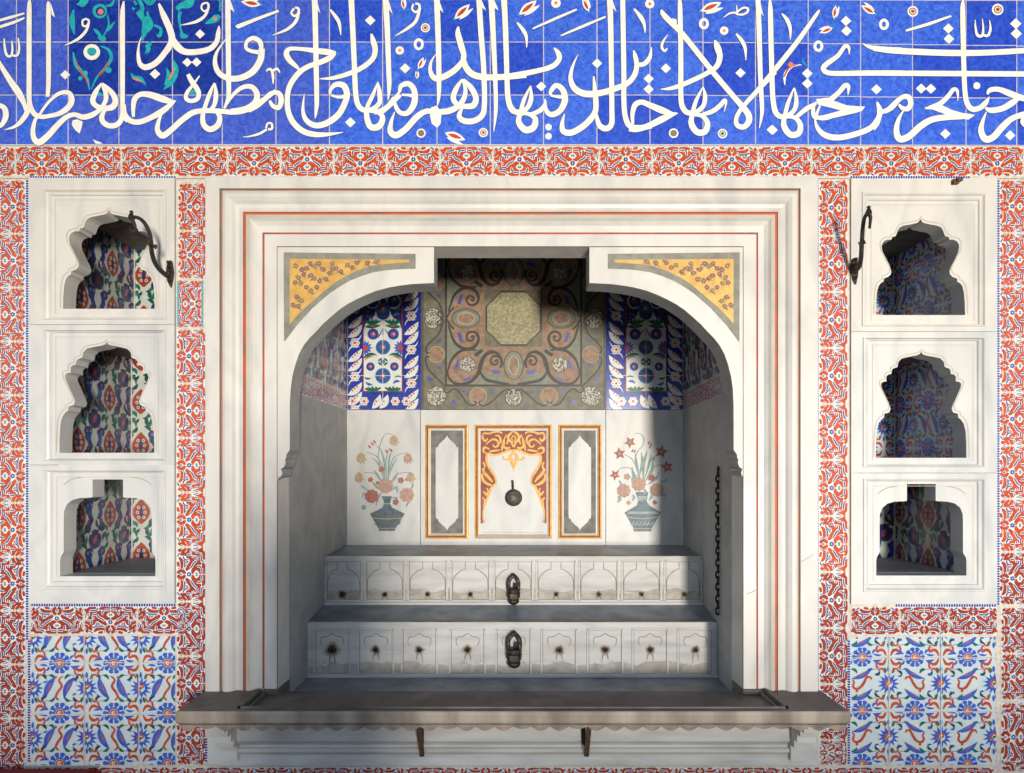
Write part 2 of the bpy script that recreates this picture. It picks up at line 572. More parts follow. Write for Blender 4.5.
def cloud(mb, x, y, s, m=1, red='paint_red'):
    """a short red cloud-band worm"""
    mb.stroke([(x - 9 * s * m, y - 4 * s, 1.2 * s), (x - 7.5 * s * m, y - 6.4 * s, 1.8 * s), (x - 4 * s * m, y - 5.4 * s, 2.0 * s), (x - 2 * s * m, y - 1.5 * s, 2.4 * s), (x + 1.5 * s * m, y + 3.5 * s, 2.4 * s), (x + 6 * s * m, y + 5 * s, 2.2 * s), (x + 8.6 * s * m, y + 2.4 * s, 2.0 * s), (x + 7.6 * s * m, y - 2 * s, 1.6 * s), (x + 9.5 * s * m, y - 4 * s, 1.0 * s)], red, 4, sub=3)
    mb.disc(x - 4.4 * s * m, y - 7.4 * s, 1.2 * s, red, 4, n=7)
    mb.disc(x + 5 * s * m, y + 7 * s, 1.3 * s, red, 4, n=7)


def saz(mb, x, y, L, ang, w):
    dx, dy = math.cos(ang) * L / 2, math.sin(ang) * L / 2
    mb.leaf(x - dx, y - dy, x + dx, y + dy, w, 'paint_cobalt', 4, .10)
    mb.leaf(x - dx * .72, y - dy * .72, x + dx * .62, y + dy * .62, w * .46, 'paint_violet', 5, .10)
    mb.leaf(x - dx * .4, y - dy * .4, x + dx * .34, y + dy * .34, w * .2, 'bloom_red', 6, .10)


def four_worms(mb, x, y, s, red='paint_red'):
    for mx in (1, -1):
        for my in (1, -1):
            mb.stroke([(x + 2 * mx * s, y + 1 * my * s, .8 * s), (x + 4.5 * mx * s, y + 6 * my * s, 2.7 * s), (x + 8 * mx * s, y + 6.4 * my * s, 2.5 * s), (x + 10.4 * mx * s, y + 4.6 * my * s, 1.4 * s), (x + 11 * mx * s, y + 8.4 * my * s, 1.8 * s), (x + 9.4 * mx * s, y + 11 * my * s, .8 * s)], red, 4, sub=3)
            mb.leaf(x + 14 * mx * s, y + 3 * my * s, x + 6 * mx * s, y + 2.2 * my * s, 2.0 * s, 'paint_cobalt', 4, .1)
            mb.leaf(x + 3 * mx * s, y + 15 * my * s, x + 4.6 * mx * s, y + 9.5 * my * s, 2.6 * s, 'paint_green', 4, .15)
    mb.leaf(x, y - 14 * s, x, y - 8 * s, 2.4 * s, 'paint_cobalt', 4)
    mb.leaf(x, y + 14 * s, x, y + 8 * s, 2.4 * s, 'paint_cobalt', 4)


def floral_field(mb, X0, Y0, X1, Y1, ax, ay, px, py, tilt=0.5, s=1.0, upright=False):
    """the rosette, leaf and cloud-band repeat of the lower tile fields; cut to the field"""
    mb.rect(X0, Y0, X1, Y1, 'tile_milk', 0)
    sub = MB(mb.mp)
    i0, i1 = int((X0 - ax) // px) - 1, int((X1 - ax) // px) + 2
    j0, j1 = int((Y0 - ay) // py) - 1, int((Y1 - ay) // py) + 2
    for i in range(i0, i1):
        for j in range(j0, j1):
            x, y = ax + i * px, ay + j * py
            rosette_round(sub, x, y, (10.2 if upright else 9.4) * s)
            rosette_sun(sub, x + px / 2, y + py / 2, 10.4 * s)
            m = 1 if i % 2 else -1
            q = y + py / 2
            if upright:
                for k in (-9.5, 9.5):
                    saz(sub, x + k, q, 24 * s, (math.pi / 2 - .45 * m), 6.6 * s)
                sub.stroke([(x - 3 * m, q - 12, 1.2), (x + 1 * m, q - 8, 2), (x - 2 * m, q - 2, 2.4), (x + 2 * m, q + 4, 2.4), (x + 4 * m, q + 9, 2), (x + 1 * m, q + 12, 1.4)], 'paint_red', 4, sub=3)
                sub.disc(x + 4 * m, q - 11, 1.3, 'paint_red', 4, n=7)
            else:
                for k in (-11.5, 11.5):
                    saz(sub, x, q + k * .92, 23 * s, tilt * m, 4.8 * s)
                cloud(sub, x, q, 1.05 * s, m)
            four_worms(sub, x + px / 2, y, 1.08 * s)
            for mx in (1, -1):
                for my in (1, -1):
                    sub.leaf(x + mx * 11, y + my * 12, x + mx * 5, y + my * 16.5, 2.8, 'paint_green', 4, .2 * mx * my)
                    sub.leaf(x + px / 2 + mx * 13.5, q + my * 8.5, x + px / 2 + mx * 8.5, q + my * 13, 2.6, 'paint_green_dark', 4, .2)
                    sub.leaf(x + mx * 14.5, y + my * 7.5, x + mx * 10.5, y + my * 3, 2.2, 'paint_cobalt', 4, .2)
                    sub.stroke([(x + mx * 16, y + my * 14, .8), (x + mx * 18.5, y + my * 11.5, 1.7), (x + mx * 21, y + my * 12.5, 1.8), (x + mx * 22, y + my * 15.5, .7)], 'paint_red', 4, sub=3)
                    sub.leaf(x + mx * 17, y + my * 19, x + mx * 12.5, y + my * 17, 1.9, 'paint_cobalt', 4, .2)
                    sub.stroke([(x + mx * 7, y + my * 11, .3), (x + mx * 13, y + my * 12.5, .5), (x + mx * 18, y + my * 9, .3)], 'paint_cobalt', 3, sub=3)
    clip_into(mb, sub, X0, Y0, X1, Y1)
    return


def clip_into(mb, sub, X0, Y0, X1, Y1):
    """copy sub's flat faces into mb, cut to the pixel rectangle (painted tiles end at the field's edge)"""
    a, b = mb.mp(X0, Y0, 0), mb.mp(X1, Y1, 0)
    v = 2
    u = 0 if abs(a[0] - b[0]) > abs(a[1] - b[1]) else 1
    lo = (min(a[u], b[u]), min(a[v], b[v]))
    hi = (max(a[u], b[u]), max(a[v], b[v]))

    def cut(P, k, val, keep_less):
        out = []
        for i in range(len(P)):
            p, q = P[i], P[(i + 1) % len(P)]
            ip, iq = (p[k] <= val) == keep_less, (q[k] <= val) == keep_less
            if ip:
                out.append(p)
            if ip != iq:
                t = (val - p[k]) / (q[k] - p[k])
                out.append(tuple(p[c] + (q[c] - p[c]) * t for c in range(3)))
        return out
    for f, m in zip(sub.f, sub.m):
        P = [sub.v[i] for i in f]
        if all(lo[0] <= p[u] <= hi[0] and lo[1] <= p[v] <= hi[1] for p in P):
            mb.face(P, sub.names[m])
            continue
        for k, val, kl in ((u, lo[0], False), (u, hi[0], True), (v, lo[1], False), (v, hi[1], True)):
            P = cut(P, k, val, kl)
            if len(P) < 3:
                break
        if len(P) >= 3:
            mb.face(P, sub.names[m])


def niche_pattern(mb, X0, Y0, X1, Y1, ax, ay, p=52.0):
    """bold palmettes and dark flowers of the niche linings"""
    mb.rect(X0, Y0, X1, Y1, 'niche_ground', 0)
    sub = MB(mb.mp)
    for i in range(int((X0 - ax) // p) - 1, int((X1 - ax) // p) + 2):
        for j in range(int((Y0 - ay) // p) - 1, int((Y1 - ay) // p) + 2):
            x, y = ax + i * p, ay + j * p
            # red palmette
            sub.leaf(x, y + 15, x, y - 15, 21, 'paint_red_dark', 3)
            for mx in (1, -1):
                for q in (-5, 1, 7):
                    sub.disc(x + mx * (4.6 - abs(q - 1) * .25), y + q, 2.1, 'niche_ground', 4, n=7)
                    sub.disc(x + mx * (4.6 - abs(q - 1) * .25), y + q, 1.0, 'paint_green', 5, n=6)
            sub.leaf(x, y + 9, x, y - 9, 4, 'paint_navy', 4)
            # dark flowers
            cx, cy = x + p / 2, y + p / 2
            sub.disc(cx, cy, 11, 'paint_green_dark', 2, n=12)
            sub.disc(cx, cy, 9.6, 'paint_navy', 3)
            sub.disc(cx, cy, 5.0, 'paint_cobalt_deep', 4)
            sub.leaf(cx - 3, cy + 5, cx + 3, cy - 5, 5, 'paint_red', 5)
            for mx in (1, -1):
                sub.disc(cx + mx * 12, cy - 13 , 5.4, 'paint_navy', 3, n=10)
                sub.disc(cx + mx * 12, cy + 14, 5.4, 'paint_navy', 3, n=10)
                sub.disc(cx + mx * 12, cy + 14, 2.2, 'paint_violet', 4, n=8)
                sub.leaf(cx + mx * 3, cy + 30, cx + mx * 11, cy + 18, 6.5, 'paint_navy', 3, .15 * mx)
                sub.leaf(cx + mx * 4, cy + 14, cx + mx * 7, cy + 33, 5.5, 'paint_cobalt_deep', 3, -.2 * mx)
                sub.leaf(cx + mx * 20, cy - 6, cx + mx * 13, cy + 3, 5, 'paint_green_dark', 3, .2)
                sub.leaf(cx + mx * 20, cy + 5, cx + mx * 14, cy - 6, 4, 'paint_green', 3, .2)
                sub.leaf(x + mx * 12, y - 10, x + mx * 17, y - 1, 4.5, 'paint_green_dark', 3, .2)
                sub.leaf(x + mx * 5, y + 19, x + mx * 12, y + 12, 4.4, 'paint_green', 3, .2)
                sub.leaf(x + mx * 4, y - 22, x + mx * 12, y - 15, 4.4, 'paint_green_dark', 3, -.2)
                sub.disc(x + mx * 16, y + 7, 3.2, 'paint_navy', 3, n=9)
                sub.disc(x + mx * 16, y + 7, 1.3, 'paint_red', 4, n=6)
                sub.leaf(x + mx * 9, y + 25, x + mx * 2, y + 20, 3.4, 'paint_navy', 3, .2)
                sub.leaf(x + mx * 20, y + 19, x + mx * 15, y + 13, 3.6, 'paint_navy', 3, -.2)
                sub.leaf(x + mx * 22, y - 12, x + mx * 16, y - 17, 3.6, 'paint_navy', 3, .2)
                sub.stroke([(x + mx * 12, y + 16, .6), (x + mx * 17, y + 1, .9), (x + mx * 14, y - 14, .6)], 'paint_green_dark', 2, sub=3)
                sub.leaf(cx + mx * 2, cy - 22, cx + mx * 8, cy - 12, 4.2, 'paint_navy', 3, .2)
                sub.disc(cx + mx * 7.5, cy - 7.5, 2.2, 'niche_ground', 4, n=7)
                sub.disc(cx + mx * 7.5, cy + 7.5, 2.0, 'paint_violet', 4, n=7)
    clip_into(mb, sub, X0, Y0, X1, Y1)


# ---------------------------------------------------------------- the room shell
FLOOR = HC  # floor lies HC below the eye
def struct(mb, name, base=None):
    return tag(mb.build(name, base=base), kind='structure')


AL = (278 - CX) / PX     # alcove side planes
AR = (745 - CX) / PX
AD = 1.28                # alcove depth
ATOP = HC + 1.62         # vault height

mb = MB()
mb.box(-5.0, 5.0, -5.0, 0.06, -0.1, 0.0, 'terrace_stone')
struct(mb, 'floor', (0, 0, 0))
mb = MB()
mb.box(-5.0, 5.0, -4.2, 0.06, HC + 2.62, HC + 2.74, 'roof_wood')
struct(mb, 'ceiling', (0, 0, HC + 2.62))
# added low parapet, unseen behind the viewer, to keep light off the lower wall
mb = MB()
mb.box(-5.0, 5.0, -5.0, -4.82, 0.0, 0.56, 'wall_stone')
mb.box(-5.0, 5.0, -5.04, -4.78, 0.56, 0.62, 'wall_stone')
struct(mb, 'added_parapet', (0, -4.9, 0))
# added post, unseen behind the viewer, to throw the viewer's shadow on the left
mb = MB()
mb.box(-0.17, 0.35, -3.85, -3.55, 0.0, 1.30, 'wall_stone')
mb.box(-0.20, 0.38, -3.88, -3.52, 1.30, 1.38, 'wall_stone')
struct(mb, 'added_shadow_post', (0.08, -3.7, 0))

# body of the wall, open at the alcove and the six niches
NICHES = {  # (side, row): outline origin data; openings in pixels
    ('L', 0): (61, 206, 156, 310), ('L', 1): (59, 340, 156, 456), ('L', 2): (60, 478, 156, 578),
    ('R', 0): (875, 214, 968, 321), ('R', 1): (874, 349, 969, 460), ('R', 2): (874, 483, 969, 580)}


def R4(x0, y0, x1, y1):
    return [(x0, y0), (x1, y0), (x1, y1), (x0, y1)]


mb = MB()
mb.prism(R4(-140, -60, 1168, CY + HC * PX), 0.024, 0.10, 'wall_stone', pd=0,
         holes=[R4(262, 240, 762, 790), R4(44, 192, 170, 592), R4(861, 196, 982, 594)])
struct(mb, 'wall_back', (0, 0.024, 0))


def P(px, py, d=0.0):
    return wall_map(d)(px, py)


def slab(mb, x0, y0, x1, y1, m='grout'):
    mb.prism(R4(x0, y0, x1, y1), 0.0002, 0.0235, m, pd=0)


# ---------------------------------------------------------------- calligraphy frieze
frieze = thing('calligraphy_frieze', 'cobalt blue tile frieze with large white Arabic inscription along the top of the wall', 'tile frieze', P(514, 145))
mb = MB()
slab(mb, -40, -22, 1064, 145.6, 'grout_pink')
vx = [-86, -35, 16.5, 68.2, 119, 172.5, 222.3, 276, 329.5, 382.7, 437, 490.3, 543.6, 597, 650, 703, 755.5, 808.2, 860.6, 912.5, 966, 1016.8, 1068]
rnd = random.Random(4)
for i in range(len(vx) - 1):
    x0, x1 = max(vx[i], -40) + .5, min(vx[i + 1], 1064) - .5
    k = max(0.0, (x0 - 650) / 374.0)
    hy = [-22, -0.6 + 1.2 * k, 42 + 4 * k, 95 + 3.5 * k, 144.6 + .8 * k]
    for j in range(4):
        navy = 3 <= i <= 5 and j < 3
        m = 'glaze_navy' if navy else rnd.choice(['glaze_blue', 'glaze_blue', 'glaze_blue_deep'] if x0 > 280 else ['glaze_blue_violet', 'glaze_blue_violet', 'glaze_blue'])
        mb.rect(x0, hy[j] + .5, x1, hy[j + 1] - .4, m, 1)
mb.build('tile_field', frieze)

LET = MB()
CROP = [0, 125, 250, 375, 500, 625, 750, 874]
ZK = 773.0 / 150.0
LETTERS = {
0: ["-5,108,14 60,90,15 128,70,9", "-5,142,15 70,118,15 128,94,9", "24,200,6 26,240,12 36,284,14 58,290,12 66,255,11 63,212,7", "62,285,10 88,288,14 101,255,12 96,197,7",
    "155,2,10 153,40,24 152,200,26 152,400,26 152,490,26 156,540,26 176,585,26 212,603,24 260,598,22 310,585,26 352,556,30 371,522,30 364,488,26 338,476,22 298,488,20 258,522,16 226,562,14 204,596,14",
    "250,8,8 252,50,24 252,250,25 252,420,24 247,500,20", "-5,320,20 50,410,30 98,480,36 126,535,24 130,572,8", "156,520,22 142,580,28 110,628,24 75,655,16 28,670,4",
    "-5,540,20 25,560,28 32,600,30 15,640,24 -5,655,18", "448,98,10 428,108,10 430,134,11 450,134,11 460,110,11 446,98,10", "460,118,13 444,162,15 402,204,14 336,236,4",
    "525,430,8 494,478,26 480,522,28 502,550,26 542,560,28 582,552,32 597,520,30 575,475,26 528,432,14", "530,440,16 546,480,24 546,520,24 520,562,22 480,592,28 430,605,28 385,592,24 340,608,26 295,650,30 250,700,32 205,735,34 178,715,28 172,670,24 184,620,18 206,588,10",
    "546,562,18 527,600,26 534,632,28 570,650,28 610,640,28 632,600,26 633,540,24 633,300,25 633,80,25 640,8,8", "640,540,20 645,600,26 662,625,26"],
1: ["-8,540,20 2,592,26 30,624,28 75,630,28 130,610,28 190,577,32 238,540,22 264,520,4", "46,604,14 44,560,22 52,512,28 82,488,26 130,490,32 190,510,36 235,524,26 262,522,6",
    "196,578,6 174,630,20 170,675,28 196,700,32 235,675,30 290,625,30 345,585,30 393,573,26 440,572,26 500,575,26 560,580,26 620,572,24 680,540,28 740,498,24 778,470,20",
    "462,428,6 440,480,20 416,545,22 402,600,24 408,645,28 440,668,30 478,648,30 490,608,26 472,572,20", "464,430,8 470,490,24 462,540,22 436,572,20 405,575,14",
    "512,560,12 550,500,18 600,455,22 650,448,26 680,482,30 672,528,30 622,560,26 545,572,20", "531,-5,28 533,200,27 535,400,26 534,500,22 512,558,10",
    "386,392,6 352,438,14 322,478,20 316,508,22 342,522,22 376,508,24 378,470,26 345,420,26 326,384,20",
    "176,20,10 200,80,30 235,160,34 242,215,34 208,272,30 160,326,30 110,348,30 80,332,24 70,290,18 72,240,10 86,190,3", "238,190,30 268,238,38 310,268,32 380,268,30 440,252,28 474,215,26 482,170,22 486,135,6",
    "420,16,10 400,24,10 396,46,9 412,60,10 430,46,12 430,22,11 416,15,9", "432,40,12 412,84,15 366,114,15 288,132,3",
    "704,262,20 698,220,26 664,198,24 630,216,20 626,250,18 656,266,20 704,272,24", "706,252,32 698,312,34 660,370,34 600,402,32 540,406,30 490,382,28 466,332,24 474,272,15 520,205,4",
    "577,142,16 590,136,22 680,100,17 792,58,13"],
2: ["-8,572,24 40,545,26 80,510,26 110,482,22 148,482,26 162,515,28 150,555,26 120,548,22 102,520,14", "84,370,6 98,358,13 114,366,14 120,400,14 120,434,5", "122,366,14 140,356,13 156,376,6", "84,662,10 92,638,11 112,638,11 114,664,13 94,668,11", "88,668,12 50,690,13 0,704,8 -36,708,3",
    "256,362,6 240,345,20 205,312,28 188,278,28 206,254,22 262,254,20 330,262,26 400,270,32 444,274,14", "440,278,14 412,300,28 370,320,28 300,345,26 250,380,28 208,440,28 194,500,26 197,570,28 222,630,30 272,676,30 332,694,28 400,694,20 482,683,3",
    "334,-5,30 338,150,28 342,350,27 345,520,24 341,580,16 336,612,4", "414,488,12 416,464,18 442,438,26 482,442,32 500,480,32 494,522,30 458,590,32 400,634,32 340,648,30 292,622,26 274,570,18 281,484,3", "420,492,12 460,502,16 500,494,24",
    "414,52,10 440,85,18 460,120,18 469,182,4", "522,-5,30 530,150,28 539,350,27 545,480,27 557,540,27 586,568,27 630,565,26 668,530,24 668,478,24 660,424,6", "660,424,6 634,490,20 606,550,22 602,600,28 622,654,32 665,652,34 684,610,28 660,580,22 612,574,16", "672,588,20 720,545,24 776,492,18",
    "626,176,10 636,215,28 646,260,28 630,308,26 570,355,26 500,384,24 430,403,20 358,408,4", "699,-5,30 708,150,28 715,350,26 718,450,22 712,518,5",
    "228,46,12 214,68,11 230,84,12 250,70,13 250,46,13 232,41,11", "253,64,14 236,114,17 190,154,15 118,183,4"],
3: ["100,502,8 124,478,14 136,444,24 175,434,28 203,470,30 202,535,32 168,583,28 128,580,24 106,545,20 98,500,8", "138,490,12 175,492,15 208,500,22", "96,502,12 66,548,22 30,572,24 -4,580,24",
    "102,578,5 84,630,20 80,678,30 110,698,34 160,665,32 215,605,32 265,575,28 320,578,28 380,573,32 430,548,28 460,505,26 466,460,20 450,410,8",
    "450,410,10 418,460,26 404,508,28 425,540,26 470,550,28 508,543,32 520,505,30 494,452,28 455,410,12", "448,560,14 434,600,26 458,624,30 508,625,30 550,598,30 564,540,27 560,350,27 545,150,28 536,-5,28",
    "319,-5,30 326,200,28 330,400,26 329,500,18 322,547,4", "430,138,8 428,175,28 445,240,32 458,300,26 420,355,30 360,395,32 310,405,30 286,370,22 290,320,13 315,280,3", "452,290,20 470,350,32 510,388,34 580,400,32 680,397,31 780,388,30",
    "599,-5,30 605,100,29 615,300,25 622,480,22 622,580,19 612,678,4", "662,-5,26 672,150,26 680,400,26 685,500,27 704,560,28 744,586,26 780,578,24", "198,22,11 192,48,11 210,64,12 228,50,13 228,26,13 208,20,11", "232,42,14 211,110,17 165,150,15 106,186,4"],
4: ["22,-5,28 30,200,28 36,400,26 42,510,28 62,568,28 100,578,26 140,558,24 160,510,24 158,444,6", "158,444,6 124,515,20 106,580,22 97,630,30 130,670,34 172,658,34 182,615,28 152,590,22 106,584,16", "158,592,20 208,570,25 230,540,18 236,520,6",
    "232,512,8 238,570,22 266,592,28 308,572,30 334,520,32 324,466,30 290,442,26 264,468,22 258,492,12", "260,492,12 295,500,15 338,500,22",
    "-8,402,28 100,385,28 200,365,26 270,343,27 304,308,26 300,276,26 278,248,8", "332,588,5 320,640,22 327,678,30 370,684,32 430,650,32 478,600,30 494,555,28 490,480,26 482,395,8",
    "496,590,14 511,645,28 545,664,30 574,640,28 576,560,26 573,300,26 569,100,28 565,-5,30", "401,283,3 372,350,15 364,410,24 387,460,32 440,485,34 520,480,32 600,456,30 660,428,28 694,385,27 704,335,25 696,290,22 688,262,8", "702,335,22 740,332,24 770,300,22 780,245,6",
    "632,-5,26 635,200,26 638,400,26 638,520,26 645,600,27 668,650,28 720,660,29 780,650,28", "168,150,8 280,100,14 396,50,10", "313,186,8 420,140,14 544,88,10", "88,118,10 118,155,20 135,190,17 138,247,4", "692,48,10 720,85,20 742,125,17 747,170,4"],
5: ["20,664,28 60,667,30 120,650,30 190,616,34 248,590,20 272,585,3", "40,642,14 38,590,22 52,542,28 86,528,26 130,545,30 190,570,34 240,588,22 268,586,4",
    "280,-5,14 283,50,24 287,300,26 287,480,26 294,548,27 322,582,28 366,578,24 402,548,23 412,500,22 402,448,5", "402,448,5 366,520,20 346,590,22 342,640,30 372,682,32 412,678,32 424,635,28 396,598,22 346,592,16", "396,592,18 450,575,24 488,546,24 512,520,22 520,532,12 510,577,3",
    "188,52,10 204,84,28 300,182,28 450,370,28 560,500,28 628,580,32 638,622,32 614,654,28 580,648,26 572,614,22 600,560,22 680,470,24 773,370,26", "462,208,8 474,240,32 488,290,29 475,338,27 440,368,24 370,405,25 290,440,24 230,458,18 183,461,3",
    "46,48,10 82,90,20 99,130,15 103,172,4", "572,176,10 600,210,20 618,250,17 622,312,4", "221,180,3 196,215,12 189,245,14 204,264,13 217,250,6", "506,93,3 540,70,10 574,64,9 573,28,4", "574,72,8 584,58,10 610,42,11 632,46,12 628,66,12 600,77,11 570,74,8",
    "684,-5,26 690,150,26 697,400,24 705,550,22 701,610,15 691,663,3"],
6: ["36,470,24 120,370,26 240,220,25 340,78,18 358,52,3", "102,2,12 104,60,25 107,200,26 112,400,26 118,520,27 136,588,28 180,603,25 225,570,23 238,520,22 228,454,5", "226,454,5 196,530,20 178,600,22 174,650,30 206,694,32 248,688,32 258,645,28 230,608,22 180,602,16", "238,604,20 290,562,25 330,540,20 338,526,6", "334,530,10 324,565,20 330,602,22 352,612,14",
    "342,526,8 400,522,26 452,482,25 488,442,24 506,450,20 503,492,3", "360,545,10 346,580,14 344,605,18 380,608,28 430,595,28 500,578,30 560,566,22 588,551,4", "332,606,6 346,660,20 390,700,30 460,710,30 550,690,29 620,660,28 658,612,26 668,570,26 654,525,6", "664,580,16 720,562,26 760,520,24",
    "163,72,8 190,105,20 206,150,17 206,207,4", "510,283,3 508,248,16 488,240,20 450,290,23 400,326,26 376,352,26 394,374,26 450,380,26 600,378,28 780,378,28", "576,224,3 620,245,20 700,258,30 780,262,32"],
7: ["-4,668,16 20,630,20 26,570,24 10,530,4", "24,582,14 70,568,26 112,528,26 145,502,24 176,502,28 188,535,28 172,562,26 145,558,22 126,540,12", "152,568,6 124,620,20 114,678,30 132,718,34 180,703,34 240,650,34 300,617,32 380,605,30 450,600,32 490,598,20 516,596,4",
    "430,522,3 428,472,16 408,462,20 378,500,24 340,535,26 300,552,24 262,560,8", "-4,250,28 100,262,32 300,272,32 450,275,32 600,272,30 780,262,28", "-4,378,28 300,380,28 780,383,28",
    "457,2,10 455,60,25 460,300,26 465,450,25 476,528,27 502,563,28 542,558,27 574,530,25 592,500,5", "582,488,10 596,466,24 640,462,26 690,480,32 740,500,32 782,512,28", "572,556,12 600,570,28 660,560,30 712,530,32 740,510,20",
    "577,578,5 557,630,20 550,678,30 572,718,34 612,708,34 660,655,34 710,612,30 782,586,28", "782,655,20 762,630,20 770,600,16",
    "162,160,12 280,125,16 396,84,10", "519,105,4 522,150,11 532,184,15 555,185,14 561,150,10 556,98,4", "560,182,12 585,185,14 598,150,12 593,105,4"]}
POLYS = {
0: ["262,10 286,92 268,78", "376,622 400,616 428,628 424,655 412,690 390,672 372,645", "480,718 500,728 520,734 530,742 495,742"],
1: ["541,-5 566,66 546,50"],
2: ["343,-5 364,72 348,50", "712,-5 736,76 714,48"],
3: ["290,555 320,545 343,588 338,640 320,660 292,637 284,595", "545,-5 573,56 552,42", "612,-5 637,56 616,42", "328,-5 354,70 332,48"],
4: ["576,-5 600,62 580,42"],
5: ["240,94 264,102 268,124 250,112", "692,-5 713,86 696,62"],
6: ["340,512 395,505 440,524 500,545 592,551 574,575 500,580 430,560 348,540", "38,-5 70,84 50,62"],
7: ["258,556 330,535 400,568 470,588 516,596 484,618 400,606 345,582 300,566"]}
DIAMONDS = {0: ["338,387,24"], 1: ["322,323,24", "370,322,24", "388,177,24", "156,383,26"], 2: ["620,107,26", "518,632,26"], 3: ["156,354,26"], 4: ["212,447,25", "500,328,25"],
            5: ["210,354,25", "594,377,25", "121,407,25", "121,461,25", "755,670,25"], 6: ["493,110,26", "496,161,26", "294,380,26", "294,432,26", "650,462,26", "116,671,25"], 7: ["381,149,26", "384,202,26", "728,124,28", "731,175,28", "241,458,26", "291,459,26", "366,691,26", "699,699,26"]}
RINGS = {0: ["475,270,32,30,22"], 3: ["226,230,19,24,14"], 5: ["406,124,18,22,15"], 6: ["351,240,18,22,15", "689,127,18,22,15"]}
DOTS = {4: ["250,656,17", "250,703,17"], 7: ["528,443,18"]}


def nums(s):
    return [tuple(float(a) for a in q.split(',')) for q in s.split()]


for c, lst in LETTERS.items():
    ox = CROP[c]
    for s in lst:
        pts = [(ox + q[0] / ZK, q[1] / ZK, q[2] / ZK) for q in nums(s)]
        LET.stroke([(x, y, w + .9) for x, y, w in pts], 'letter_line', 3, sub=7)
        LET.stroke(pts, 'letter_white', 5, sub=7)
for tab, fn in ((POLYS, 'p'), (DIAMONDS, 'd')):
    for c, lst in tab.items():
        ox = CROP[c]
        for s in lst:
            if fn == 'd':
                x, y, r = nums(s)[0]
                q = [(x, y - r), (x + r * 1.05, y), (x, y + r), (x - r * 1.05, y)]
            else:
                q = nums(s)
            LET.poly([(ox + a / ZK, b / ZK) for a, b in q], 'letter_white', 5)
for c, lst in RINGS.items():
    for s in lst:
        x, y, rx, ry, w = nums(s)[0]
        LET.ring(CROP[c] + x / ZK, y / ZK, rx / ZK, ry / ZK, w / ZK, 'letter_white', 5, 22)
for c, lst in DOTS.items():
    for s in lst:
        x, y, r = nums(s)[0]
        LET.disc(CROP[c] + x / ZK, y / ZK, r / ZK, 'letter_white', 5)
# spurs at the heads of the tall strokes beyond the frame's top
for x in (132, 156.5, 183):
    pass
LET.build('inscription', frieze)

for c, x, y, r, m in ((3, 260, 145, 24, 'paint_red'), (3, 128, 262, 22, 'paint_orange'), (3, 238, 688, 24, 'grey_flower'), (3, 558, 685, 24, 'paint_red'), (4, 288, 18, 25, 'paint_orange'), (5, 127, 22, 24, 'paint_orange'),
                      (5, 510, 160, 22, 'paint_orange'), (5, 250, 688, 25, 'grey_flower'), (5, 502, 690, 25, 'paint_green'), (7, 198, 61, 28, 'paint_red'), (7, 635, 51, 30, 'paint_red')):
    X, Y, R_ = CROP[c] + x / ZK, y / ZK, r / ZK
    ORN = MB()
    ORN.disc(X, Y, R_, 'letter_white', 6)
    if m != 'paint_orange':
        ORN.ring(X, Y, R_ * .6, R_ * .6, R_ * .2, 'grey_flower', 7, 14)
    ORN.disc(X, Y, R_ * (.34 if m != 'grey_flower' else .6), m, 8, n=10)
    ORN.build('rosette', frieze)


def tulip(x0, y0, x1, y1):
    """a small white and red bud from base to tip"""
    dx, dy = x1 - x0, y1 - y0
    ORN = MB()
    ORN.leaf(x0 - dx * .1, y0 - dy * .1, x1, y1, math.hypot(dx, dy) * .42, 'letter_white', 6)
    ORN.leaf(x0 + dx * .05 - dy * .2, y0 + dy * .05 + dx * .2, x1 - dy * .28, y1 + dx * .28, math.hypot(dx, dy) * .2, 'letter_white', 6)
    ORN.leaf(x0 + dx * .05, y0 + dy * .05, x0 + dx * .8, y0 + dy * .8, math.hypot(dx, dy) * .2, 'paint_red', 7)
    ORN.disc(x0 - dx * .16, y0 - dy * .16, 1.1, 'paint_turquoise', 7, n=7)
    ORN.build('flower_bud', frieze)


for c, x0, y0, x1, y1 in ((1, 690, 25, 600, 10), (3, 150, 45, 140, -5), (3, 418, 92, 488, 25), (4, 108, 70, 188, 5), (4, 455, 55, 425, -8), (5, 400, 55, 495, 15), (6, 432, 92, 440, 30), (6, 418, 148, 358, 172), (6, 636, 70, 572, 30), (3, 226, 352, 250, 298), (3, 218, 405, 212, 368), (3, 372, 690, 465, 722)):
    tulip(CROP[c] + x0 / ZK, y0 / ZK, CROP[c] + x1 / ZK, y1 / ZK)
ORN = MB()
ORN.stroke([(750 + 265 / ZK, 335 / ZK, .6), (750 + 215 / ZK, 345 / ZK, 2.2), (750 + 180 / ZK, 385 / ZK, 3.2), (750 + 178 / ZK, 440 / ZK, .8)], 'letter_white', 6)
ORN.stroke([(750 + 245 / ZK, 335 / ZK, .4), (750 + 200 / ZK, 352 / ZK, 1.8), (750 + 172 / ZK, 400 / ZK, 1.2)], 'paint_red', 7)
ORN.disc(750 + 208 / ZK, 335 / ZK, 2.6, 'paint_orange', 7)
ORN.stroke([(750 + 268 / ZK, 300 / ZK, .4), (750 + 274 / ZK, 325 / ZK, 1.6), (750 + 290 / ZK, 342 / ZK, .4)], 'paint_turquoise', 7)
ORN.build('leaf_spray', frieze)
